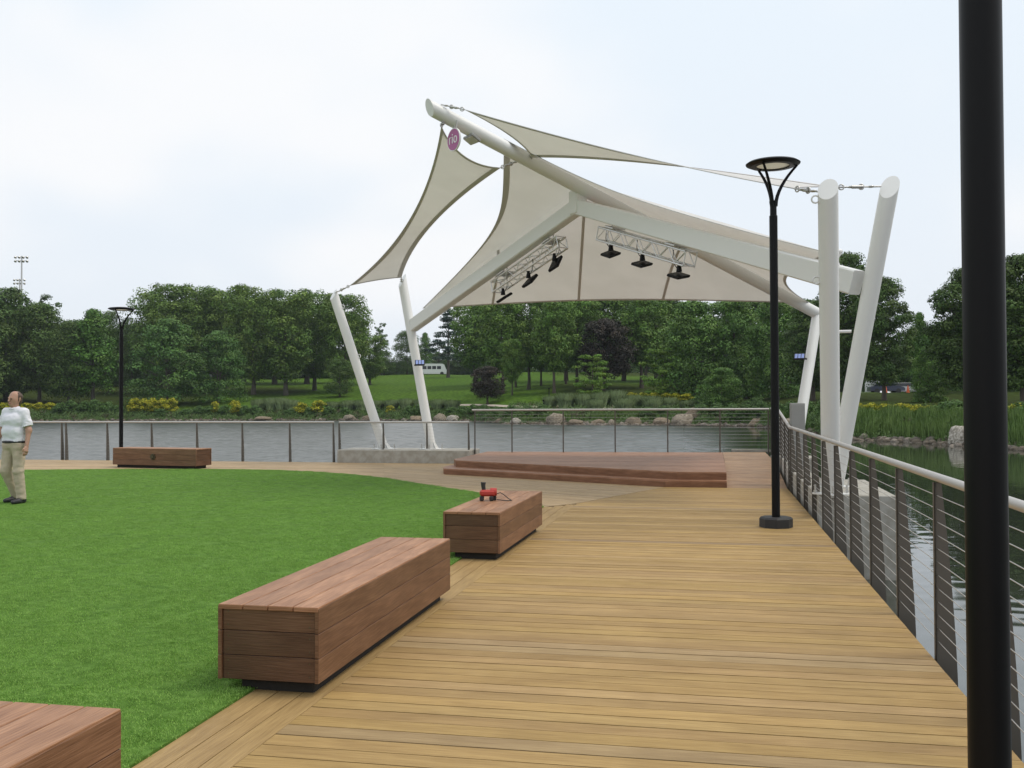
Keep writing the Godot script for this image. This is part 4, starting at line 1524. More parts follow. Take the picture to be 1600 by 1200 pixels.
	for s in [-1, 1]:
		var an: Vector3 = ankL if s > 0 else ankR
		var flat := an.y - 0.085
		var pitch := 0.0 if s > 0 else 0.25
		var h := an + V(0, -0.045, -0.04)
		var toe := V(an.x + s * 0.03, 0.032, an.z + 0.17)
		put("shoe", field_mesh([[h, h.lerp(toe, 0.5), 0.042, 0.044], [h.lerp(toe, 0.5), toe, 0.044, 0.034], [an + V(0, -0.01, -0.01), h, 0.045, 0.04]], 0.009, 0.02, [[V(0, 0.002 if s > 0 else 0.006, 0), V(0, -1, 0)]]), M.leather, o)
	# hair: round the back and sides, bald on top and in front
	var hr := [[V(0, 1.62, -0.055), V(0, 1.57, -0.06), 0.072, 0.058], [V(0.058, 1.635, -0.02), V(0.07, 1.59, -0.012), 0.04, 0.026], [V(-0.058, 1.635, -0.02), V(-0.07, 1.59, -0.012), 0.04, 0.026], [V(0, 1.675, -0.045), V(0, 1.65, -0.07), 0.05, 0.05], [V(0.045, 1.675, -0.01), V(0.06, 1.64, -0.03), 0.03, 0.04], [V(-0.045, 1.675, -0.01), V(-0.06, 1.64, -0.03), 0.03, 0.04]]
	put("hair", field_mesh(hr, 0.008, 0.02), M.hair, body)

# ---------------------------------------------------------------- plants
const TREES = [
	["dense", -101.9, -117.5, 16.0, 6.2, "dark leafy tree cut off by the frame behind the walking man", "trees of the left wood"],
	["dense", -102.1, -127.6, 17.0, 5.9, "tallest dark tree behind the walking man's head", "trees of the left wood"],
	["dense", -96.2, -127.4, 14.7, 4.5, "dark rounded tree with three bare trunks right of the walking man", "trees of the left wood"],
	["dense", -91.6, -127.6, 12.1, 3.7, "dark low-crowned tree on one trunk left of the pale green cone", "trees of the left wood"],
	["cone", -87.6, -127.6, 13.8, 4.4, "mid green cone shaped tree on twin trunks left of the far lamp post", "trees of the left wood"],
	["airy", -119.8, -161.5, 17.8, 2.8, "thin see-through tree top rising above the left wood", "trees of the left wood"],
	["dense", -97.4, -146.4, 13.6, 3.6, "dark tree right behind the far lamp head", "trees of the left wood"],
	["airy", -105.8, -165.8, 13.5, 1.9, "small spiky tree in the gap right of the far lamp head", "trees of the left wood"],
	["dense", -121.8, -155.8, 14.6, 6.9, "dark leafy tree filling the wood behind the walking man", "trees of the left wood"],
	["dense", -110.7, -156.5, 12.1, 6.3, "dark leafy tree filling the wood behind the walking man", "trees of the left wood"],
	["dense", -123.7, -150.1, 16.1, 6.7, "dark leafy tree filling the wood behind the walking man", "trees of the left wood"],
	["dense", -108.7, -167.0, 9.9, 4.8, "dark leafy tree filling the wood behind the walking man", "trees of the left wood"],
	["dense", -112.4, -122.3, 16.7, 6.5, "dark leafy tree filling the wood behind the walking man", "trees of the left wood"],
	["dense", -110.1, -174.5, 11.9, 4.3, "dark leafy tree filling the wood behind the walking man", "trees of the left wood"],
	["broad", -88.2, -146.6, 17.8, 4.8, "tall lumpy tree at the left end of the high tree row", "tall broad trees behind the lawn"],
	["broad", -84.1, -149.3, 18.1, 4.7, "tallest lumpy crown of the high row above the low spreading tree", "tall broad trees behind the lawn"],
	["broad", -79.7, -152.0, 17.2, 4.5, "lumpy tall tree third from the left in the high row", "tall broad trees behind the lawn"],
	["broad", -72.3, -147.3, 17.5, 4.5, "tall lumpy tree with a short bare trunk beside the lawn", "tall broad trees behind the lawn"],
	["broad", -66.7, -147.1, 17.1, 4.7, "tall tree on a straight pale trunk at the middle of the high row", "tall broad trees behind the lawn"],
	["broad", -65.4, -155.9, 16.6, 4.5, "tall lumpy tree left of the white leaning masts", "tall broad trees behind the lawn"],
	["broad", -58.4, -151.7, 15.8, 4.0, "tall tree behind the top of the outer left mast", "tall broad trees behind the lawn"],
	["broad", -61.3, -171.5, 9.4, 3.3, "lower rounded tree right of the outer left mast", "tall broad trees behind the lawn"],
	["dense", -56.1, -143.3, 5.9, 2.4, "small dark tree on a thin trunk left of the outer left mast", "tall broad trees behind the lawn"],
	["spread", -75.5, -127.0, 12.5, 5.3, "low spreading tree in front of the high row above the long yellow shrub", "tall broad trees behind the lawn"],
	["spread", -70.5, -132.4, 10.6, 3.9, "drooping tree with a leaning branch right of the low spreading tree", "tall broad trees behind the lawn"],
	["broad", -99.0, -169.5, 16.0, 6.0, "leafy tree filling the back of the high tree row", "tall broad trees behind the lawn"],
	["broad", -94.4, -174.5, 16.4, 6.2, "leafy tree filling the back of the high tree row", "tall broad trees behind the lawn"],
	["broad", -88.4, -175.7, 16.6, 6.2, "leafy tree filling the back of the high tree row", "tall broad trees behind the lawn"],
	["broad", -81.5, -175.0, 16.0, 6.1, "leafy tree filling the back of the high tree row", "tall broad trees behind the lawn"],
	["broad", -76.2, -177.8, 15.5, 6.2, "leafy tree filling the back of the high tree row", "tall broad trees behind the lawn"],
	["broad", -71.5, -182.4, 13.6, 5.0, "leafy tree filling the back of the high tree row", "tall broad trees behind the lawn"],
	["airy", -78.7, -228.1, 13.4, 2.0, "thin tall sapling standing alone against the sky left of the inner mast", "far trees beyond the lawn crest"],
	["dense", -77.9, -228.2, 5.9, 2.8, "low round tree at the left end of the far lawn crest", "far trees beyond the lawn crest"],
	["dense", -73.3, -232.2, 11.1, 3.5, "far dark tree half hidden by the inner left mast", "far trees beyond the lawn crest"],
	["cone", -69.6, -235.1, 10.6, 2.5, "slim far tree just right of the inner left mast", "far trees beyond the lawn crest"],
	["airy", -70.1, -249.5, 9.8, 4.0, "hazy tree along the far edge of the lawn crest", "far trees beyond the lawn crest"],
	["dense", -84.7, -258.7, 4.3, 4.6, "hazy tree along the far edge of the lawn crest", "far trees beyond the lawn crest"],
	["dense", -79.3, -259.0, 6.0, 4.6, "hazy tree along the far edge of the lawn crest", "far trees beyond the lawn crest"],
	["dense", -73.9, -259.1, 6.6, 4.5, "hazy tree along the far edge of the lawn crest", "far trees beyond the lawn crest"],
	["dense", -67.6, -259.2, 7.2, 4.5, "hazy tree along the far edge of the lawn crest", "far trees beyond the lawn crest"],
	["dense", -61.2, -257.2, 8.4, 5.1, "hazy tree along the far edge of the lawn crest", "far trees beyond the lawn crest"],
	["dense", -90.1, -258.3, 5.4, 4.6, "hazy tree along the far edge of the lawn crest", "far trees beyond the lawn crest"],
	["pine", -56.1, -207.0, 16.2, 4.7, "dark layered pine between the arch foot and the grove", "far trees beyond the lawn crest"],
	["grove", -37.7, -155.6, 14.2, 3.9, "leafy tree at the left edge of the grove under the canopy", "grove under the canopy"],
	["grove", -28.2, -132.8, 13.1, 3.2, "grove tree behind the small purple tree", "grove under the canopy"],
	["grove", -25.2, -136.3, 13.3, 3.4, "grove tree with close dark trunks left of the grove middle", "grove under the canopy"],
	["grove", -20.1, -126.7, 12.3, 3.0, "grove tree on a pale thin trunk at the grove middle", "grove under the canopy"],
	["grove", -18.7, -139.0, 12.9, 3.5, "grove tree left of the dark purple crown", "grove under the canopy"],
	["plum", -14.0, -131.0, 9.6, 3.7, "large dark purple leaved tree in the grove", "grove under the canopy"],
	["grove", -9.5, -136.8, 12.7, 3.7, "grove tree right of the dark purple crown", "grove under the canopy"],
	["grove", -28.6, -144.0, 9.9, 2.3, "leafy tree filling the back of the grove under the canopy", "grove under the canopy"],
	["grove", -25.0, -145.3, 9.7, 2.3, "leafy tree filling the back of the grove under the canopy", "grove under the canopy"],
	["grove", -21.3, -145.6, 9.1, 2.3, "leafy tree filling the back of the grove under the canopy", "grove under the canopy"],
	["grove", -25.6, -126.5, 7.5, 1.5, "leafy tree filling the back of the grove under the canopy", "grove under the canopy"],
	["grove", -10.0, -154.7, 11.7, 4.0, "leafy tree filling the back of the grove under the canopy", "grove under the canopy"],
	["layer", -14.2, -119.1, 5.7, 2.1, "small bright green layered tree in front of the purple crown", "grove under the canopy"],
	["plum", -27.5, -120.4, 4.9, 2.2, "small purple shrubby tree on the lawn left of the grove", ""],
	["low", -2.0, -117.4, 11.5, 4.3, "big mid green tree drooping to the ground behind the stage railing", "grove under the canopy"],
	["layer", -5.7, -116.6, 6.5, 2.5, "bright green layered tree left of the big drooping tree", "grove under the canopy"],
	["low", 2.8, -119.2, 11.8, 3.8, "dark drooping tree left of the middle lamp post", "grove under the canopy"],
	["low", 7.1, -112.4, 11.4, 3.5, "dark tree behind the middle lamp post", "grove under the canopy"],
	["low", 1.0, -102.0, 4.2, 2.1, "low rounded bushy tree in front of the drooping trees", "grove under the canopy"],
	["grove", -18.2, -156.9, 16.0, 4.7, "leafy tree filling the back of the grove under the canopy", "grove under the canopy"],
	["grove", -14.0, -160.8, 16.2, 4.8, "leafy tree filling the back of the grove under the canopy", "grove under the canopy"],
	["grove", -23.3, -159.4, 15.8, 4.6, "leafy tree filling the back of the grove under the canopy", "grove under the canopy"],
	["grove", -8.7, -158.6, 15.5, 4.5, "leafy tree filling the back of the grove under the canopy", "grove under the canopy"],
	["grove", -37.5, -165.5, 15.1, 4.2, "leafy tree filling the back of the grove under the canopy", "grove under the canopy"],
	["grove", -5.4, -164.1, 13.4, 6.3, "leafy tree filling the back of the grove under the canopy", "grove under the canopy"],
	["grove", 3.9, -166.2, 14.2, 6.3, "leafy tree filling the back of the grove under the canopy", "grove under the canopy"],
	["grove", 11.5, -146.9, 13.1, 5.5, "leafy tree filling the back of the grove under the canopy", "grove under the canopy"],
	["near", 9.7, -100.6, 9.8, 2.8, "dark tree behind the stepped footing and the rear mast", "trees of the right wood"],
	["near", 12.3, -93.3, 13.3, 2.7, "tall dark tree standing between the two right masts", "trees of the right wood"],
	["near", 14.4, -88.7, 10.6, 2.4, "rounded dark tree just right of the outer right mast", "trees of the right wood"],
	["cone", 20.3, -104.0, 8.0, 1.5, "slim spire topped tree in the gap right of the masts", "trees of the right wood"],
	["near", 18.1, -76.2, 9.9, 2.6, "tall dark tree left of and behind the black near post", "trees of the right wood"],
	["low", 17.0, -83.5, 4.5, 1.5, "low tree with pale green sprays left of the black near post", "trees of the right wood"],
	["near", 19.6, -68.3, 9.9, 2.7, "tall dark tree at the right edge of the frame", "trees of the right wood"],
	["near", 22.6, -68.5, 9.2, 2.4, "dark leafy tree filling the back of the right wood", "trees of the right wood"],
	["near", 26.2, -99.1, 10.9, 3.6, "dark leafy tree filling the back of the right wood", "trees of the right wood"],
	["dense", 26.9, -122.9, 8.6, 3.0, "dark leafy tree filling the back of the right wood", "trees of the right wood"],
	["near", 31.1, -100.9, 11.6, 3.6, "dark leafy tree filling the back of the right wood", "trees of the right wood"],
	["dense", 19.4, -169.6, 9.9, 4.8, "dark leafy tree filling the back of the right wood", "trees of the right wood"],
	["dense", 25.3, -168.5, 7.8, 5.2, "dark leafy tree filling the back of the right wood", "trees of the right wood"],
	["dense", 31.5, -165.4, 7.3, 5.1, "dark leafy tree filling the back of the right wood", "trees of the right wood"],
	["near", 27.1, -74.8, 8.7, 2.6, "dark leafy tree filling the back of the right wood", "trees of the right wood"],
	["low", -101.4, -271.7, 5.2, 7.0, "dark tree of the distant wood seen between nearer trunks", "trees of the far background wood"],
	["low", -94.5, -272.5, 4.9, 6.4, "dark tree of the distant wood seen between nearer trunks", "trees of the far background wood"],
	["low", -90.4, -272.9, 4.4, 6.8, "dark tree of the distant wood seen between nearer trunks", "trees of the far background wood"],
	["low", -83.9, -273.3, 4.0, 7.2, "dark tree of the distant wood seen between nearer trunks", "trees of the far background wood"],
	["low", -76.2, -273.6, 5.1, 7.4, "dark tree of the distant wood seen between nearer trunks", "trees of the far background wood"],
	["low", -72.4, -273.7, 4.7, 7.8, "dark tree of the distant wood seen between nearer trunks", "trees of the far background wood"],
	["low", -65.1, -272.2, 4.3, 7.4, "dark tree of the distant wood seen between nearer trunks", "trees of the far background wood"],
	["low", -59.5, -266.7, 4.0, 7.1, "dark tree of the distant wood seen between nearer trunks", "trees of the far background wood"],
	["low", -44.5, -223.2, 8.4, 5.7, "dark tree of the distant wood seen between nearer trunks", "trees of the far background wood"],
	["low", -42.3, -242.9, 10.4, 6.9, "dark tree of the distant wood seen between nearer trunks", "trees of the far background wood"],
	["low", -37.7, -240.2, 11.5, 6.8, "dark tree of the distant wood seen between nearer trunks", "trees of the far background wood"],
	["low", -29.1, -221.7, 11.6, 5.2, "dark tree of the distant wood seen between nearer trunks", "trees of the far background wood"],
	["low", -25.4, -230.3, 10.0, 5.5, "dark tree of the distant wood seen between nearer trunks", "trees of the far background wood"],
	["low", -21.7, -229.2, 11.2, 5.9, "dark tree of the distant wood seen between nearer trunks", "trees of the far background wood"],
	["low", -17.9, -242.1, 10.6, 6.8, "dark tree of the distant wood seen between nearer trunks", "trees of the far background wood"],
	["low", -12.5, -244.2, 10.8, 5.6, "dark tree of the distant wood seen between nearer trunks", "trees of the far background wood"],
	["low", -7.7, -243.2, 10.2, 6.2, "dark tree of the distant wood seen between nearer trunks", "trees of the far background wood"],
	["low", -3.0, -223.5, 9.8, 5.7, "dark tree of the distant wood seen between nearer trunks", "trees of the far background wood"],
	["low", 0.3, -219.0, 9.8, 6.1, "dark tree of the distant wood seen between nearer trunks", "trees of the far background wood"],
	["low", 4.5, -236.5, 13.3, 5.3, "dark tree of the distant wood seen between nearer trunks", "trees of the far background wood"],
	["low", 9.4, -234.4, 11.7, 5.1, "dark tree of the distant wood seen between nearer trunks", "trees of the far background wood"],
	["low", 13.0, -208.9, 11.4, 4.9, "dark tree of the distant wood seen between nearer trunks", "trees of the far background wood"],
	["low", 18.7, -224.4, 13.8, 6.2, "dark tree of the distant wood seen between nearer trunks", "trees of the far background wood"],
	["low", 19.0, -197.0, 11.7, 4.2, "dark tree of the distant wood seen between nearer trunks", "trees of the far background wood"],
	["low", 22.8, -199.7, 11.9, 4.4, "dark tree of the distant wood seen between nearer trunks", "trees of the far background wood"],
	["low", 27.1, -207.3, 13.6, 5.6, "dark tree of the distant wood seen between nearer trunks", "trees of the far background wood"],
	["low", 37.2, -192.2, 12.3, 4.8, "dark tree of the distant wood seen between nearer trunks", "trees of the far background wood"],
	["low", 38.0, -185.7, 10.0, 4.4, "dark tree of the distant wood seen between nearer trunks", "trees of the far background wood"],
	["low", 39.7, -176.1, 11.2, 4.3, "dark tree of the distant wood seen between nearer trunks", "trees of the far background wood"],
	["low", 45.1, -189.4, 11.2, 4.0, "dark tree of the distant wood seen between nearer trunks", "trees of the far background wood"],
	["low", 47.8, -183.2, 10.6, 4.1, "dark tree of the distant wood seen between nearer trunks", "trees of the far background wood"],
	["low", 52.4, -187.8, 13.1, 3.9, "dark tree of the distant wood seen between nearer trunks", "trees of the far background wood"],
	["low", -145.4, -169.4, 8.4, 5.1, "dark tree of the distant wood seen between nearer trunks", "trees of the far background wood"],
	["low", -141.0, -168.3, 10.1, 5.0, "dark tree of the distant wood seen between nearer trunks", "trees of the far background wood"],
	["low", -142.4, -174.3, 10.8, 5.2, "dark tree of the distant wood seen between nearer trunks", "trees of the far background wood"],
	["low", -138.8, -174.1, 10.9, 5.1, "dark tree of the distant wood seen between nearer trunks", "trees of the far background wood"],
	["low", -136.2, -175.3, 10.0, 5.2, "dark tree of the distant wood seen between nearer trunks", "trees of the far background wood"],
	["low", -133.0, -175.7, 10.7, 5.2, "dark tree of the distant wood seen between nearer trunks", "trees of the far background wood"],
	["low", -133.6, -181.3, 12.0, 5.3, "dark tree of the distant wood seen between nearer trunks", "trees of the far background wood"],
	["low", -129.3, -180.3, 9.6, 5.3, "dark tree of the distant wood seen between nearer trunks", "trees of the far background wood"],
	["low", -124.7, -178.8, 11.3, 5.2, "dark tree of the distant wood seen between nearer trunks", "trees of the far background wood"],
	["low", -125.2, -184.6, 11.3, 5.3, "dark tree of the distant wood seen between nearer trunks", "trees of the far background wood"],
	["low", -118.2, -179.4, 10.6, 5.2, "dark tree of the distant wood seen between nearer trunks", "trees of the far background wood"],
	["low", -118.6, -185.4, 11.8, 5.3, "dark tree of the distant wood seen between nearer trunks", "trees of the far background wood"],
	["low", -124.4, -199.6, 5.6, 4.3, "dark tree of the distant wood seen between nearer trunks", "trees of the far background wood"],
	["low", -123.5, -205.1, 5.3, 4.4, "dark tree of the distant wood seen between nearer trunks", "trees of the far background wood"],
	["low", -119.9, -206.4, 5.9, 4.4, "dark tree of the distant wood seen between nearer trunks", "trees of the far background wood"],
	["low", -113.6, -203.0, 4.9, 4.3, "dark tree of the distant wood seen between nearer trunks", "trees of the far background wood"],
	["low", -112.5, -208.8, 5.3, 4.4, "dark tree of the distant wood seen between nearer trunks", "trees of the far background wood"],
	["low", -105.7, -203.8, 6.0, 4.3, "dark tree of the distant wood seen between nearer trunks", "trees of the far background wood"],
	["low", -103.3, -207.4, 5.8, 4.4, "dark tree of the distant wood seen between nearer trunks", "trees of the far background wood"],
	["low", -100.6, -210.8, 4.5, 4.4, "dark tree of the distant wood seen between nearer trunks", "trees of the far background wood"],
	["low", -94.2, -206.0, 5.7, 4.3, "dark tree of the distant wood seen between nearer trunks", "trees of the far background wood"],
	["low", -92.9, -212.5, 4.8, 4.4, "dark tree of the distant wood seen between nearer trunks", "trees of the far background wood"],
	["low", -89.0, -213.2, 5.4, 4.4, "dark tree of the distant wood seen between nearer trunks", "trees of the far background wood"],
	["low", -82.6, -207.6, 5.6, 4.3, "dark tree of the distant wood seen between nearer trunks", "trees of the far background wood"],
	["low", -81.1, -214.4, 5.5, 4.4, "dark tree of the distant wood seen between nearer trunks", "trees of the far background wood"],
	["low", 17.7, -162.8, 12.4, 4.7, "dark tree of the distant wood seen between nearer trunks", "trees of the far background wood"],
	["low", 20.8, -158.8, 12.2, 4.5, "dark tree of the distant wood seen between nearer trunks", "trees of the far background wood"],
	["low", 31.4, -159.0, 9.5, 4.5, "dark tree of the distant wood seen between nearer trunks", "trees of the far background wood"],
	["low", 32.9, -150.3, 9.0, 4.2, "dark tree of the distant wood seen between nearer trunks", "trees of the far background wood"],
	["low", 37.2, -154.6, 12.7, 4.3, "dark tree of the distant wood seen between nearer trunks", "trees of the far background wood"],
	["low", 39.3, -150.0, 9.4, 4.2, "dark tree of the distant wood seen between nearer trunks", "trees of the far background wood"],
	["low", 41.6, -146.7, 10.5, 4.0, "dark tree of the distant wood seen between nearer trunks", "trees of the far background wood"],
	["low", 42.7, -140.4, 10.7, 3.9, "dark tree of the distant wood seen between nearer trunks", "trees of the far background wood"],
	["low", 45.0, -138.3, 11.6, 3.8, "dark tree of the distant wood seen between nearer trunks", "trees of the far background wood"],
	["low", 49.0, -141.9, 11.0, 3.9, "dark tree of the distant wood seen between nearer trunks", "trees of the far background wood"],
]

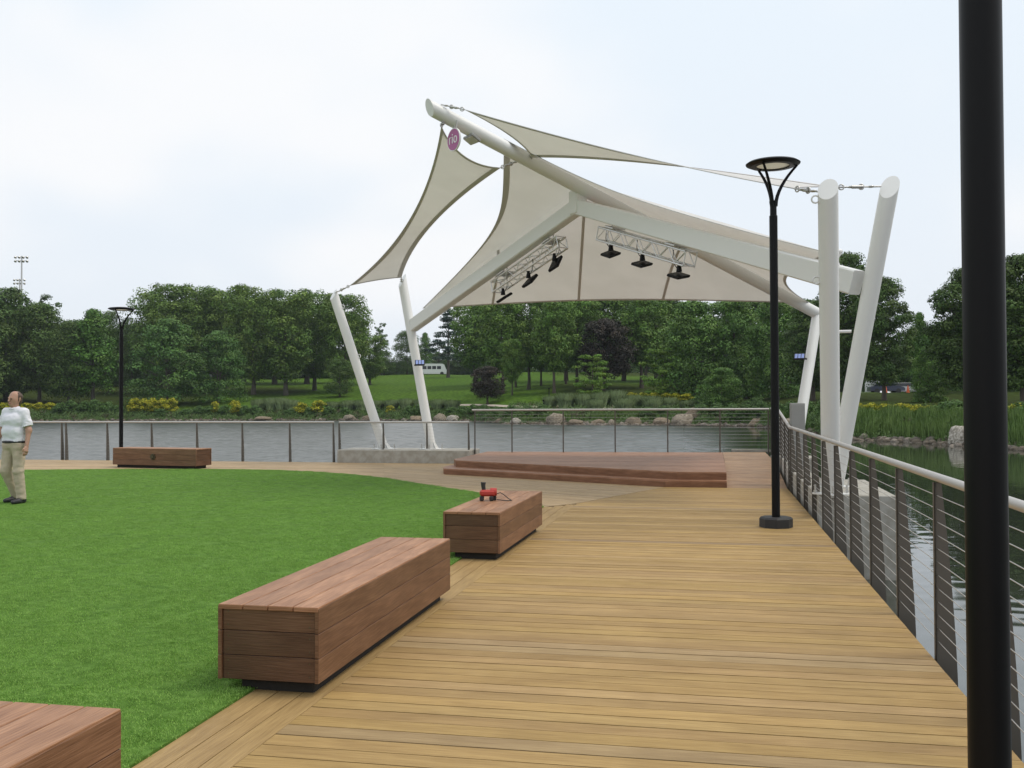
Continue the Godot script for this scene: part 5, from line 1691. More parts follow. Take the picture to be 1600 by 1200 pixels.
const BANK = [
	["yellow_shrub", -38.73, 6.0, 1.90, 1.04, "first from the left: yellow shrub in the low row behind the walking man", "yellow shrubs along the far bank"],
	["yellow_shrub", -38.20, 6.0, 1.90, 1.04, "second from the left: yellow shrub in the low row behind the walking man", "yellow shrubs along the far bank"],
	["yellow_shrub", -37.63, 6.0, 1.90, 1.04, "third from the left: yellow shrub in the low row behind the walking man", "yellow shrubs along the far bank"],
	["yellow_shrub", -37.06, 6.0, 1.90, 1.04, "fourth from the left: yellow shrub in the low row behind the walking man", "yellow shrubs along the far bank"],
	["yellow_shrub", -36.60, 6.0, 1.90, 1.04, "fifth from the left: yellow shrub in the low row behind the walking man", "yellow shrubs along the far bank"],
	["yellow_shrub", -32.42, 3.6, 1.70, 1.61, "first from the left: yellow shrub in the long row behind the far bench", "yellow shrubs along the far bank"],
	["yellow_shrub", -31.96, 3.6, 1.70, 1.61, "second from the left: yellow shrub in the long row behind the far bench", "yellow shrubs along the far bank"],
	["yellow_shrub", -31.47, 3.6, 1.70, 1.61, "third from the left: yellow shrub in the long row behind the far bench", "yellow shrubs along the far bank"],
	["yellow_shrub", -30.98, 3.6, 1.70, 1.61, "fourth from the left: yellow shrub in the long row behind the far bench", "yellow shrubs along the far bank"],
	["yellow_shrub", -30.51, 3.6, 1.70, 1.61, "fifth from the left: yellow shrub in the long row behind the far bench", "yellow shrubs along the far bank"],
	["yellow_shrub", -28.22, 3.2, 1.26, 1.35, "lone yellow shrub nearest the long yellow row", "yellow shrubs along the far bank"],
	["yellow_shrub", -27.12, 3.2, 1.59, 1.43, "lone yellow shrub second from the long yellow row", "yellow shrubs along the far bank"],
	["yellow_shrub", -23.51, 3.2, 1.58, 1.25, "smaller of the two yellow shrubs near the outer left mast", "yellow shrubs along the far bank"],
	["yellow_shrub", -22.59, 3.2, 1.91, 1.41, "larger of the two yellow shrubs near the outer left mast", "yellow shrubs along the far bank"],
	["yellow_shrub", -18.49, 3.4, 1.22, 0.81, "small yellow shrub between the two left masts", "yellow shrubs along the far bank"],
	["yellow_shrub", -4.50, 19.0, 1.62, 0.88, "first from the left: yellow green shrub in the clipped band before the drooping trees", "yellow shrubs along the far bank"],
	["yellow_shrub", -3.84, 19.0, 1.61, 0.88, "second from the left: yellow green shrub in the clipped band before the drooping trees", "yellow shrubs along the far bank"],
	["yellow_shrub", -3.25, 19.0, 1.61, 0.88, "third from the left: yellow green shrub in the clipped band before the drooping trees", "yellow shrubs along the far bank"],
	["yellow_shrub", -2.60, 19.0, 1.60, 0.88, "fourth from the left: yellow green shrub in the clipped band before the drooping trees", "yellow shrubs along the far bank"],
	["yellow_shrub", -2.02, 19.0, 1.60, 0.87, "fifth from the left: yellow green shrub in the clipped band before the drooping trees", "yellow shrubs along the far bank"],
	["yellow_shrub", -1.44, 19.0, 1.59, 0.87, "sixth from the left: yellow green shrub in the clipped band before the drooping trees", "yellow shrubs along the far bank"],
	["yellow_shrub", 7.27, 10.0, 1.35, 0.76, "first from the left: yellow shrub behind the reeds right of the outer right mast", "yellow shrubs along the far bank"],
	["yellow_shrub", 7.87, 10.0, 1.30, 0.74, "second from the left: yellow shrub behind the reeds right of the outer right mast", "yellow shrubs along the far bank"],
	["yellow_shrub", 8.59, 10.0, 1.29, 0.73, "third from the left: yellow shrub behind the reeds right of the outer right mast", "yellow shrubs along the far bank"],
	["yellow_shrub", 9.31, 10.0, 1.27, 0.72, "fourth from the left: yellow shrub behind the reeds right of the outer right mast", "yellow shrubs along the far bank"],
	["yellow_shrub", 9.96, 10.0, 1.26, 0.71, "fifth from the left: yellow shrub behind the reeds right of the outer right mast", "yellow shrubs along the far bank"],
	["yellow_shrub", 10.41, 10.0, 1.25, 0.71, "sixth from the left: yellow shrub behind the reeds right of the outer right mast", "yellow shrubs along the far bank"],
	["yellow_shrub", 10.92, 9.0, 1.05, 0.69, "first from the left: yellow flowering shrub behind the reeds near the black near post", "yellow shrubs along the far bank"],
	["yellow_shrub", 11.43, 9.0, 1.03, 0.67, "second from the left: yellow flowering shrub behind the reeds near the black near post", "yellow shrubs along the far bank"],
	["yellow_shrub", 11.93, 9.0, 1.01, 0.66, "third from the left: yellow flowering shrub behind the reeds near the black near post", "yellow shrubs along the far bank"],
	["red_shrub", 11.68, 8.0, 0.85, 0.43, "small red flowering shrub beside the yellow shrubs", ""],
	["yellow_shrub", 15.70, 9.0, 1.39, 0.77, "yellow green shrub at the right edge behind the near post", "yellow shrubs along the far bank"],
	["green_shrub", -36.08, 4.0, 2.05, 1.36, "third from the left: dark green shrub in the planting behind the walking man", "green shrubs along the far bank"],
	["green_shrub", -35.53, 4.0, 2.05, 1.71, "fourth from the left: dark green shrub in the planting behind the walking man", "green shrubs along the far bank"],
	["green_shrub", -34.90, 4.0, 2.05, 1.54, "fifth from the left: dark green shrub in the planting behind the walking man", "green shrubs along the far bank"],
	["green_shrub", -34.34, 4.0, 2.05, 1.79, "sixth from the left: dark green shrub in the planting behind the walking man", "green shrubs along the far bank"],
	["green_shrub", -33.77, 4.0, 2.05, 1.45, "seventh from the left: dark green shrub in the planting behind the walking man", "green shrubs along the far bank"],
	["green_shrub", -33.19, 4.0, 2.05, 1.02, "eighth from the left: dark green shrub in the planting behind the walking man", "green shrubs along the far bank"],
	["green_shrub", -39.49, 4.0, 2.01, 1.34, "second from the left: dark green shrub in the planting behind the walking man", "green shrubs along the far bank"],
	["green_shrub", -40.35, 4.0, 1.97, 1.48, "first from the left: dark green shrub in the planting behind the walking man", "green shrubs along the far bank"],
	["green_shrub", -31.04, 2.6, 2.19, 0.93, "low blue green shrub in front of the long yellow row", "green shrubs along the far bank"],
	["green_shrub", -29.78, 2.8, 1.68, 0.84, "first from the left: green shrub between the lone yellow shrubs and the masts", "green shrubs along the far bank"],
	["green_shrub", -29.04, 2.8, 1.68, 1.18, "second from the left: green shrub between the lone yellow shrubs and the masts", "green shrubs along the far bank"],
	["green_shrub", -28.49, 2.8, 1.68, 1.18, "third from the left: green shrub between the lone yellow shrubs and the masts", "green shrubs along the far bank"],
	["green_shrub", -27.74, 2.8, 1.68, 1.26, "fourth from the left: green shrub between the lone yellow shrubs and the masts", "green shrubs along the far bank"],
	["green_shrub", -26.57, 2.8, 1.67, 1.25, "fifth from the left: green shrub between the lone yellow shrubs and the masts", "green shrubs along the far bank"],
	["green_shrub", -26.02, 2.8, 1.67, 1.25, "sixth from the left: green shrub between the lone yellow shrubs and the masts", "green shrubs along the far bank"],
	["green_shrub", -24.19, 2.8, 1.66, 0.75, "seventh from the left: green shrub between the lone yellow shrubs and the masts", "green shrubs along the far bank"],
	["green_shrub", -23.05, 2.8, 1.65, 0.99, "eighth from the left: green shrub between the lone yellow shrubs and the masts", "green shrubs along the far bank"],
	["green_shrub", -21.94, 2.8, 1.65, 1.07, "ninth from the left: green shrub between the lone yellow shrubs and the masts", "green shrubs along the far bank"],
	["green_shrub", -21.04, 2.8, 1.64, 0.90, "tenth from the left: green shrub between the lone yellow shrubs and the masts", "green shrubs along the far bank"],
	["green_shrub", -19.40, 2.8, 1.63, 0.98, "eleventh from the left: green shrub between the lone yellow shrubs and the masts", "green shrubs along the far bank"],
	["green_shrub", -17.39, 2.8, 1.60, 1.12, "twelfth from the left: green shrub between the lone yellow shrubs and the masts", "green shrubs along the far bank"],
	["green_shrub", -16.83, 2.8, 1.59, 1.28, "thirteenth from the left: green shrub between the lone yellow shrubs and the masts", "green shrubs along the far bank"],
	["green_shrub", -16.50, 2.8, 1.59, 1.19, "fourteenth from the left: green shrub between the lone yellow shrubs and the masts", "green shrubs along the far bank"],
	["green_shrub", -14.99, 2.8, 1.57, 0.94, "fifteenth from the left: green shrub between the lone yellow shrubs and the masts", "green shrubs along the far bank"],
	["green_shrub", -14.36, 2.8, 1.56, 1.09, "sixteenth from the left: green shrub between the lone yellow shrubs and the masts", "green shrubs along the far bank"],
	["grass_mound", -25.84, 5.0, 2.88, 1.69, "first from the left: grey green tall grass mound left of the masts", "grass mounds along the far bank"],
	["grass_mound", -25.18, 5.0, 2.88, 1.86, "second from the left: grey green tall grass mound left of the masts", "grass mounds along the far bank"],
	["grass_mound", -24.61, 5.0, 2.87, 1.86, "third from the left: grey green tall grass mound left of the masts", "grass mounds along the far bank"],
	["grass_mound", -24.08, 5.0, 2.87, 1.60, "fourth from the left: grey green tall grass mound left of the masts", "grass mounds along the far bank"],
	["grass_mound", -21.76, 5.0, 2.85, 1.34, "fifth from the left: grey green tall grass mound left of the masts", "grass mounds along the far bank"],
	["grass_mound", -20.86, 5.0, 2.84, 1.50, "sixth from the left: grey green tall grass mound left of the masts", "grass mounds along the far bank"],
	["grass_mound", -20.13, 5.0, 2.83, 1.50, "seventh from the left: grey green tall grass mound left of the masts", "grass mounds along the far bank"],
	["grass_mound", -19.22, 5.5, 2.82, 1.41, "first from the left: grey green tall grass mound beside the inner left mast", "grass mounds along the far bank"],
	["grass_mound", -18.42, 5.5, 2.81, 1.49, "second from the left: grey green tall grass mound beside the inner left mast", "grass mounds along the far bank"],
	["grass_mound", -17.57, 5.5, 2.79, 1.64, "third from the left: grey green tall grass mound beside the inner left mast", "grass mounds along the far bank"],
	["grass_mound", -16.65, 5.5, 2.77, 1.55, "fourth from the left: grey green tall grass mound beside the inner left mast", "grass mounds along the far bank"],
	["grass_mound", -15.76, 5.5, 2.75, 1.53, "fifth from the left: grey green tall grass mound beside the inner left mast", "grass mounds along the far bank"],
	["grass_mound", -14.95, 5.5, 2.73, 1.44, "sixth from the left: grey green tall grass mound beside the inner left mast", "grass mounds along the far bank"],
	["grass_mound", -9.22, 9.0, 2.37, 1.54, "first from the left: pale mound of tall grass on the bank behind the stage railing", "grass mounds along the far bank"],
	["grass_mound", -8.33, 9.0, 2.75, 1.79, "second from the left: pale mound of tall grass on the bank behind the stage railing", "grass mounds along the far bank"],
	["grass_mound", -7.30, 10.0, 2.89, 1.65, "third from the left: pale mound of tall grass on the bank behind the stage railing", "grass mounds along the far bank"],
	["grass_mound", -6.34, 10.0, 2.74, 1.78, "fifth from the left: pale mound of tall grass on the bank behind the stage railing", "grass mounds along the far bank"],
	["grass_mound", -5.45, 11.0, 2.89, 1.93, "sixth from the left: pale mound of tall grass on the bank behind the stage railing", "grass mounds along the far bank"],
	["grass_mound", -4.42, 10.0, 2.98, 1.49, "eighth from the left: pale mound of tall grass on the bank behind the stage railing", "grass mounds along the far bank"],
	["grass_mound", -3.47, 9.0, 2.81, 1.47, "ninth from the left: pale mound of tall grass on the bank behind the stage railing", "grass mounds along the far bank"],
	["grass_mound", -2.45, 9.0, 2.66, 1.33, "eleventh from the left: pale mound of tall grass on the bank behind the stage railing", "grass mounds along the far bank"],
	["grass_mound", -1.30, 9.0, 2.62, 1.05, "twelfth from the left: pale mound of tall grass on the bank behind the stage railing", "grass mounds along the far bank"],
	["grass_mound", -6.63, 5.0, 2.61, 1.44, "fourth from the left: pale mound of tall grass on the bank behind the stage railing", "grass mounds along the far bank"],
	["grass_mound", -4.97, 5.0, 2.85, 1.55, "seventh from the left: pale mound of tall grass on the bank behind the stage railing", "grass mounds along the far bank"],
	["grass_mound", -3.33, 5.0, 2.57, 1.54, "tenth from the left: pale mound of tall grass on the bank behind the stage railing", "grass mounds along the far bank"],
	["green_shrub", -13.69, 2.5, 1.55, 1.39, "first from the left: green shrub on the bank behind the stage railing", "green shrubs along the far bank"],
	["green_shrub", -13.06, 2.5, 1.48, 1.34, "second from the left: green shrub on the bank behind the stage railing", "green shrubs along the far bank"],
	["green_shrub", -12.35, 2.5, 1.56, 1.13, "third from the left: green shrub on the bank behind the stage railing", "green shrubs along the far bank"],
	["green_shrub", -11.46, 3.0, 1.64, 1.16, "fourth from the left: green shrub on the bank behind the stage railing", "green shrubs along the far bank"],
	["green_shrub", -10.49, 3.0, 1.75, 1.14, "fifth from the left: green shrub on the bank behind the stage railing", "green shrubs along the far bank"],
	["green_shrub", -9.67, 3.0, 1.73, 1.19, "sixth from the left: green shrub on the bank behind the stage railing", "green shrubs along the far bank"],
	["green_shrub", -3.69, 3.0, 1.64, 0.95, "seventh from the left: green shrub on the bank behind the stage railing", "green shrubs along the far bank"],
	["green_shrub", -2.78, 3.0, 1.63, 1.07, "eighth from the left: green shrub on the bank behind the stage railing", "green shrubs along the far bank"],
	["green_shrub", -0.61, 3.0, 1.84, 1.22, "tenth from the left: green shrub on the bank behind the stage railing", "green shrubs along the far bank"],
	["green_shrub", 0.28, 3.0, 1.94, 1.33, "twelfth from the left: green shrub on the bank behind the stage railing", "green shrubs along the far bank"],
	["green_shrub", 1.17, 2.0, 1.89, 1.54, "fourteenth from the left: green shrub on the bank behind the stage railing", "green shrubs along the far bank"],
	["green_shrub", 1.88, 2.0, 1.76, 1.52, "fifteenth from the left: green shrub on the bank behind the stage railing", "green shrubs along the far bank"],
	["green_shrub", 2.75, 3.0, 1.83, 1.37, "seventeenth from the left: green shrub on the bank behind the stage railing", "green shrubs along the far bank"],
	["green_shrub", 3.62, 3.0, 1.83, 1.29, "eighteenth from the left: green shrub on the bank behind the stage railing", "green shrubs along the far bank"],
	["green_shrub", 4.49, 4.0, 1.73, 1.22, "nineteenth from the left: green shrub on the bank behind the stage railing", "green shrubs along the far bank"],
	["green_shrub", 5.24, 4.0, 1.62, 1.24, "twentieth from the left: green shrub on the bank behind the stage railing", "green shrubs along the far bank"],
	["green_shrub", -0.43, 14.0, 2.32, 0.95, "eleventh from the left: green shrub on the bank behind the stage railing", "green shrubs along the far bank"],
	["green_shrub", 0.64, 15.0, 2.31, 0.95, "thirteenth from the left: green shrub on the bank behind the stage railing", "green shrubs along the far bank"],
	["green_shrub", 2.40, 14.0, 2.36, 1.05, "sixteenth from the left: green shrub on the bank behind the stage railing", "green shrubs along the far bank"],
	["green_shrub", -0.97, 16.0, 1.12, 0.84, "ninth from the left: green shrub on the bank behind the stage railing", "green shrubs along the far bank"],
	["green_shrub", 6.19, 6.0, 1.62, 1.35, "first from the left: green shrub on the bank right of the masts", "green shrubs along the far bank"],
	["green_shrub", 6.87, 5.0, 1.46, 1.11, "second from the left: green shrub on the bank right of the masts", "green shrubs along the far bank"],
	["green_shrub", 10.63, 14.0, 1.75, 0.61, "third from the left: green shrub on the bank right of the masts", "green shrubs along the far bank"],
	["green_shrub", 12.21, 9.0, 1.93, 1.01, "fourth from the left: green shrub on the bank right of the masts", "green shrubs along the far bank"],
	["green_shrub", 12.83, 7.0, 1.83, 1.17, "fifth from the left: green shrub on the bank right of the masts", "green shrubs along the far bank"],
	["green_shrub", 13.90, 8.0, 2.17, 1.23, "sixth from the left: green shrub on the bank right of the masts", "green shrubs along the far bank"],
	["green_shrub", 16.29, 8.0, 2.03, 1.15, "seventh from the left: green shrub on the bank right of the masts", "green shrubs along the far bank"],
	["boulder", -12.09, 1.0, 1.78, 0.48, "low reddish boulder at the waterline near the left end of the stage railing", "boulders along the far waterline"],
	["boulder", -11.23, 0.8, 1.33, 0.67, "pale grey boulder beside the low reddish one", "boulders along the far waterline"],
	["boulder", -8.78, 1.0, 2.18, 1.22, "large wedge shaped tan boulder at the waterline behind the stage", "boulders along the far waterline"],
	["boulder", -7.82, 0.7, 1.89, 0.69, "long low tan boulder right of the wedge shaped one", "boulders along the far waterline"],
	["boulder", -6.45, 0.9, 1.50, 0.63, "grey tan boulder behind the middle of the stage railing", "boulders along the far waterline"],
	["boulder", -5.67, 0.8, 0.87, 0.56, "small tan boulder between two others", "boulders along the far waterline"],
	["boulder", -4.42, 0.9, 1.73, 0.80, "rounded brown boulder left of the tallest boulder", "boulders along the far waterline"],
	["boulder", -2.78, 0.9, 1.72, 0.86, "brown boulder touching the tallest boulder", "boulders along the far waterline"],
	["boulder", -1.58, 1.0, 2.43, 1.27, "tallest brown boulder at the waterline behind the stage", "boulders along the far waterline"],
	["boulder", -1.08, 2.5, 1.72, 1.23, "flat brown boulder leaning behind the tallest one", "boulders along the far waterline"],
	["boulder", 2.47, 0.9, 1.83, 0.80, "tan boulder at the waterline beside the middle lamp post", "boulders along the far waterline"],
	["boulder", 4.35, 1.6, 1.79, 0.85, "grey boulder behind the rear corner of the stage railing", "boulders along the far waterline"],
	["boulder", 12.99, 0.9, 1.32, 1.18, "pale squared boulder at the waterline left of the black near post", "boulders along the far waterline"],
	["boulder", 7.40, 0.8, 0.86, 0.62, "white stone at the waterline right of the outer right mast", "boulders along the far waterline"],
	["boulder", -20.82, 1.0, 1.78, 0.73, "tan boulder at the waterline left of the outer left mast", "boulders along the far waterline"],
	["boulder", -19.77, 1.0, 1.77, 0.72, "grey boulder at the waterline just left of the outer left mast", "boulders along the far waterline"],
	["boulder", -17.02, 1.0, 2.05, 0.63, "low tan boulder between the two left masts", "boulders along the far waterline"],
	["boulder", -15.62, 1.0, 1.71, 0.93, "rounded grey boulder right of the inner left mast", "boulders along the far waterline"],
	["boulder", -14.87, 1.0, 1.70, 0.69, "pale tan boulder near the left end of the stage railing", "boulders along the far waterline"],
	["boulder", -25.67, 1.0, 2.79, 0.58, "low pinkish boulder at the waterline under the grass mounds", "boulders along the far waterline"],
]

var proto := {}

# reference height and half width the crown shapes are grown at
const FORM = {
	"dense": [16.0, 6.0], "cone": [13.0, 4.3], "airy": [14.0, 2.6], "broad": [17.5, 5.2], "spread": [12.5, 5.4], "pine": [16.0, 4.7],
	"grove": [13.0, 4.0], "plum": [9.0, 3.7], "layer": [6.0, 2.4], "low": [11.0, 4.3], "near": [10.5, 2.9]}
const TREE_NAME = {"dense": "leafy_tree", "cone": "cone_shaped_tree", "airy": "sapling_tree", "broad": "tall_broad_tree", "spread": "spreading_tree", "pine": "pine_tree", "grove": "grove_tree", "plum": "purple_tree", "layer": "layered_tree", "low": "drooping_tree", "near": "dark_tree"}

func leaf_color(kind: String) -> Color:
	match kind:
		"dense": return Color(0.072, 0.118, 0.032)
		"cone": return Color(0.075, 0.15, 0.03)
		"airy": return Color(0.075, 0.12, 0.05)
		"broad": return Color(0.104, 0.168, 0.038)
		"spread": return Color(0.07, 0.135, 0.035)
		"pine": return Color(0.03, 0.055, 0.04)
		"grove": return Color(0.092, 0.16, 0.032)
		"plum": return Color(0.036, 0.031, 0.024)
		"layer": return Color(0.11, 0.19, 0.03)
		"low": return Color(0.085, 0.155, 0.036)
		"near": return Color(0.062, 0.105, 0.028)
	return Color(0.06, 0.1, 0.03)

func crown_profile(kind: String, t: float) -> float:
	match kind:
		"cone": return sin(PI * pow(clampf(1.0 - t, 0.0, 1.0), 0.75)) * 0.5 + 0.55 * (1.0 - t)
		"pine": return (1.0 - t) * 0.95 + 0.08
		"airy": return 0.45 + 0.5 * sin(PI * t)
		"spread": return sqrt(maxf(0.0, 1.0 - pow(maxf(t - 0.25, 0.0) / 0.75, 2.2)))
		"broad", "grove": return sqrt(maxf(0.0, 1.0 - pow(absf(t - 0.58) / 0.6, 2.4)))
	return sqrt(maxf(0.0, 1.0 - pow(absf(t - 0.42) / 0.6, 2.0)))

func grow_crown(kind: String, seed_value: int) -> ArrayMesh:
	rng.seed = seed_value
	var H: float = FORM[kind][0]
	var W: float = FORM[kind][1]
	var low: float = {"dense": 0.1, "cone": 0.14, "airy": 0.2, "broad": 0.16, "spread": 0.12, "pine": 0.25, "grove": 0.27, "plum": 0.22, "layer": 0.12, "low": 0.03, "near": 0.16}[kind]
	var lumps: int = {"dense": 190, "cone": 130, "airy": 40, "broad": 190, "spread": 150, "pine": 60, "grove": 170, "plum": 150, "layer": 60, "low": 180, "near": 190}[kind]
	var per: int = {"dense": 85, "cone": 80, "airy": 60, "broad": 90, "spread": 95, "pine": 120, "grove": 90, "plum": 90, "layer": 90, "low": 105, "near": 150}[kind]
	var ls: float = {"dense": 0.36, "cone": 0.32, "airy": 0.32, "broad": 0.37, "spread": 0.33, "pine": 0.32, "grove": 0.32, "plum": 0.28, "layer": 0.22, "low": 0.28, "near": 0.2}[kind]
	var flat: float = {"pine": 0.36, "layer": 0.42, "spread": 0.55}.get(kind, 0.8)
	var base := leaf_color(kind) * 1.22
	var b := MB.new()
	for i in lumps:
		var t := rng.randf()
		if kind == "pine" or kind == "layer":
			t = clampf((floorf(t * 7.0) + rnd(-0.3, 0.45)) / 7.0, 0.0, 1.0)
		var r := W * crown_profile(kind, t) * pow(rng.randf(), 0.38)
		var a := rnd(0, TAU)
		var lr := W * rnd(0.16, 0.29) * (0.8 if kind == "airy" else 1.0)
		r = maxf(0.0, r - lr * 0.45)
		var y := H * lerpf(low, 0.97, t)
		y = minf(y, H - lr * flat * 0.9)
		var c := V(cos(a) * r, y, sin(a) * r)
		if kind == "spread" or kind == "low":
			c.y -= pow(r / W, 2.0) * H * 0.1
		var tone := rnd(0.72, 1.28)
		var warm := rnd(0.9, 1.14)
		for k in per:
			var d := sphere_dir()
			if d.y < -0.35 and rng.randf() < 0.6: d.y = -d.y
			var p := c + V(d.x, d.y * flat, d.z) * lr * rnd(0.62, 1.12)
			p.y = maxf(p.y, 0.25)
			var nn := (d + V(0, 0.3, 0) + sphere_dir() * 0.5).normalized()
			var al := nn.cross(sphere_dir()).normalized()
			if kind == "low": al = (al + V(0, -0.5, 0)).normalized()
			var q := tone * rnd(0.7, 1.3)
			b.col = Color(base.r * q * warm, base.g * q, base.b * q * rnd(0.8, 1.2))
			b.leaf(p, nn, al, ls * rnd(0.7, 1.35), ls * rnd(0.45, 0.75))
	return b.mesh()

func grow_trunk(kind: String, seed_value: int) -> ArrayMesh:
	rng.seed = seed_value + 500
	var H: float = FORM[kind][0]
	var W: float = FORM[kind][1]
	var b := MB.new()
	var stems := 1
	if kind == "plum" or kind == "spread": stems = 3
	for s in stems:
		var r0 := H * (0.016 if stems > 1 else 0.02)
		var off := V(rnd(-1, 1), 0, rnd(-1, 1)) * (0.25 if stems > 1 else 0.0)
		var lean := V(rnd(-1, 1), 0, rnd(-1, 1)) * (W * 0.25 if stems > 1 else 0.25)
		var path := []
		var rad := []
		for k in 7:
			var u := k / 6.0
			path.append(off + lean * u * u + V(rnd(-0.08, 0.08), u * H * 0.8 - 0.3, rnd(-0.08, 0.08)))
			rad.append(r0 * (1.35 - 0.35 * minf(u * 8.0, 1.0)) * (1.0 - 0.8 * u))
		b.col = Color(rnd(0.8, 1.2), rnd(0.85, 1.1), rnd(0.85, 1.1))
		b.tube(path, rad, 7)
		for k in 5:
			var u := rnd(0.3, 0.75)
			var q: Vector3 = off + lean * u * u + V(0, u * H * 0.8, 0)
			var a := rnd(0, TAU)
			var e := q + V(cos(a) * W * 0.6, H * 0.14, sin(a) * W * 0.6)
			b.tube([q, q.lerp(e, 0.5) + V(0, -H * 0.01, 0), e], [r0 * 0.45, r0 * 0.3, r0 * 0.12], 5)
	return b.mesh()

func plant_trees() -> void:
	var variants := {"dense": 3, "broad": 3, "grove": 3, "near": 2, "low": 2}
	var sd := 100
	for kind in FORM:
		var list := []
		for k in variants.get(kind, 1):
			list.append([grow_crown(kind, sd), grow_trunk(kind, sd)])
			sd += 1
		proto[kind] = list
	var n := 0
	rng.seed = 77
	for q in TREES:
		var kind: String = q[0]
		var g := ground_at(q[1], q[2])
		var list: Array = proto[kind]
		var parts: Array = list[n % list.size()]
		n += 1
		var o := thing(TREE_NAME[kind], q[5], "tree", g, rnd(0, TAU), q[6])
		var sx: float = q[4] / FORM[kind][1] * 1.12
		o.scale = V(sx, q[3] / FORM[kind][0], sx)
		put("trunk", parts[1], M.bark, o)
		tag(put("crown", parts[0], M.leaf, o), "", "", "", "stuff")

func shrub_mesh(kind: String, seed_value: int) -> ArrayMesh:
	# one metre wide and one metre tall; scaled where it stands
	rng.seed = seed_value
	var b := MB.new()
	if kind == "grass_mound":
		for i in 1500:
			var a := rnd(0, TAU)
			var r := sqrt(rng.randf()) * 0.2
			var p := V(cos(a) * r, 0, sin(a) * r)
			var w := rnd(0, TAU)
			var tip := p + V(cos(w), 0, sin(w)) * rnd(0.12, 0.36) + V(0, rnd(0.55, 1.0), 0)
			var mid := p.lerp(tip, 0.5) + V(0, 0.16, 0)
			var k := rnd(0.65, 1.25)
			b.col = Color(0.14 * k, 0.2 * k, 0.09 * k)
			var side := V(sin(w), 0, -cos(w)) * 0.012
			var nn := V(cos(w), 0.8, sin(w)).normalized()
			var i0 := b.vert(p - side, nn)
			b.vert(p + side, nn); b.vert(mid + side, nn); b.vert(mid - side, nn); b.vert(tip, nn)
			b.tri_i(i0, i0 + 1, i0 + 2); b.tri_i(i0, i0 + 2, i0 + 3); b.tri_i(i0 + 3, i0 + 2, i0 + 4)
		return b.mesh()
	for i in 34:
		var t := rng.randf()
		var a := rnd(0, TAU)
		var r := sqrt(rng.randf()) * 0.36 * sqrt(maxf(0.05, 1.0 - t * t * 0.8))
		var lr := rnd(0.12, 0.2)
		var c := V(cos(a) * r, lerpf(0.12, 0.84, t), sin(a) * r)
		var tone := rnd(0.75, 1.25)
		for k in 75:
			var d := sphere_dir()
			if d.y < -0.2 and rng.randf() < 0.6: d.y = -d.y
			var p := c + d * lr * rnd(0.7, 1.15)
			p.y = maxf(p.y, 0.0)
			var nn := (d + V(0, 0.3, 0) + sphere_dir() * 0.6).normalized()
			var q := tone * rnd(0.7, 1.3)
			var base := Color(0.09, 0.165, 0.045)
			if kind == "yellow_shrub":
				base = Color(0.42, 0.39, 0.03) if (d.y > -0.1 and rng.randf() < 0.72) else Color(0.14, 0.19, 0.02)
			elif kind == "red_shrub":
				base = Color(0.3, 0.06, 0.05) if rng.randf() < 0.45 else Color(0.06, 0.11, 0.03)
			b.col = Color(base.r * q, base.g * q, base.b * q)
			b.leaf(p, nn, nn.cross(sphere_dir()).normalized(), rnd(0.06, 0.11), rnd(0.035, 0.06))
	return b.mesh()

func rock_mesh(seed_value: int) -> ArrayMesh:
	var f := FastNoiseLite.new()
	f.seed = seed_value
	f.frequency = 0.9
	f.fractal_octaves = 3
	var b := MB.new()
	var rings := 9
	var seg := 14
	rng.seed = seed_value
	var planes := []
	for k in 7:
		var d := sphere_dir()
		d.y = absf(d.y) * 0.8
		planes.append([d.normalized(), rnd(0.3, 0.46)])
	for i in rings + 1:
		for j in seg:
			var th := PI * i / rings
			var a := TAU * j / seg
			var d := V(sin(th) * cos(a), cos(th), sin(th) * sin(a))
			var r := 0.5 + f.get_noise_3dv(d * 1.3) * 0.16
			for pl in planes:
				var dt: float = d.dot(pl[0])
				if dt > 0.05: r = minf(r, pl[1] / dt)
			var k := 1.0 + f.get_noise_3dv(d * 4.0) * 0.3
			b.col = Color(k, k, k)
			b.vert(V(d.x * r, d.y * r * 1.15 + 0.28, d.z * r), d)
	for i in rings:
		for j in seg:
			var q := i * seg + j
			var e := i * seg + (j + 1) % seg
			b.tri_i(q, e, e + seg); b.tri_i(q, e + seg, q + seg)
	var st := SurfaceTool.new()
	st.create_from(b.mesh(), 0)
	st.generate_normals()
	return st.commit()

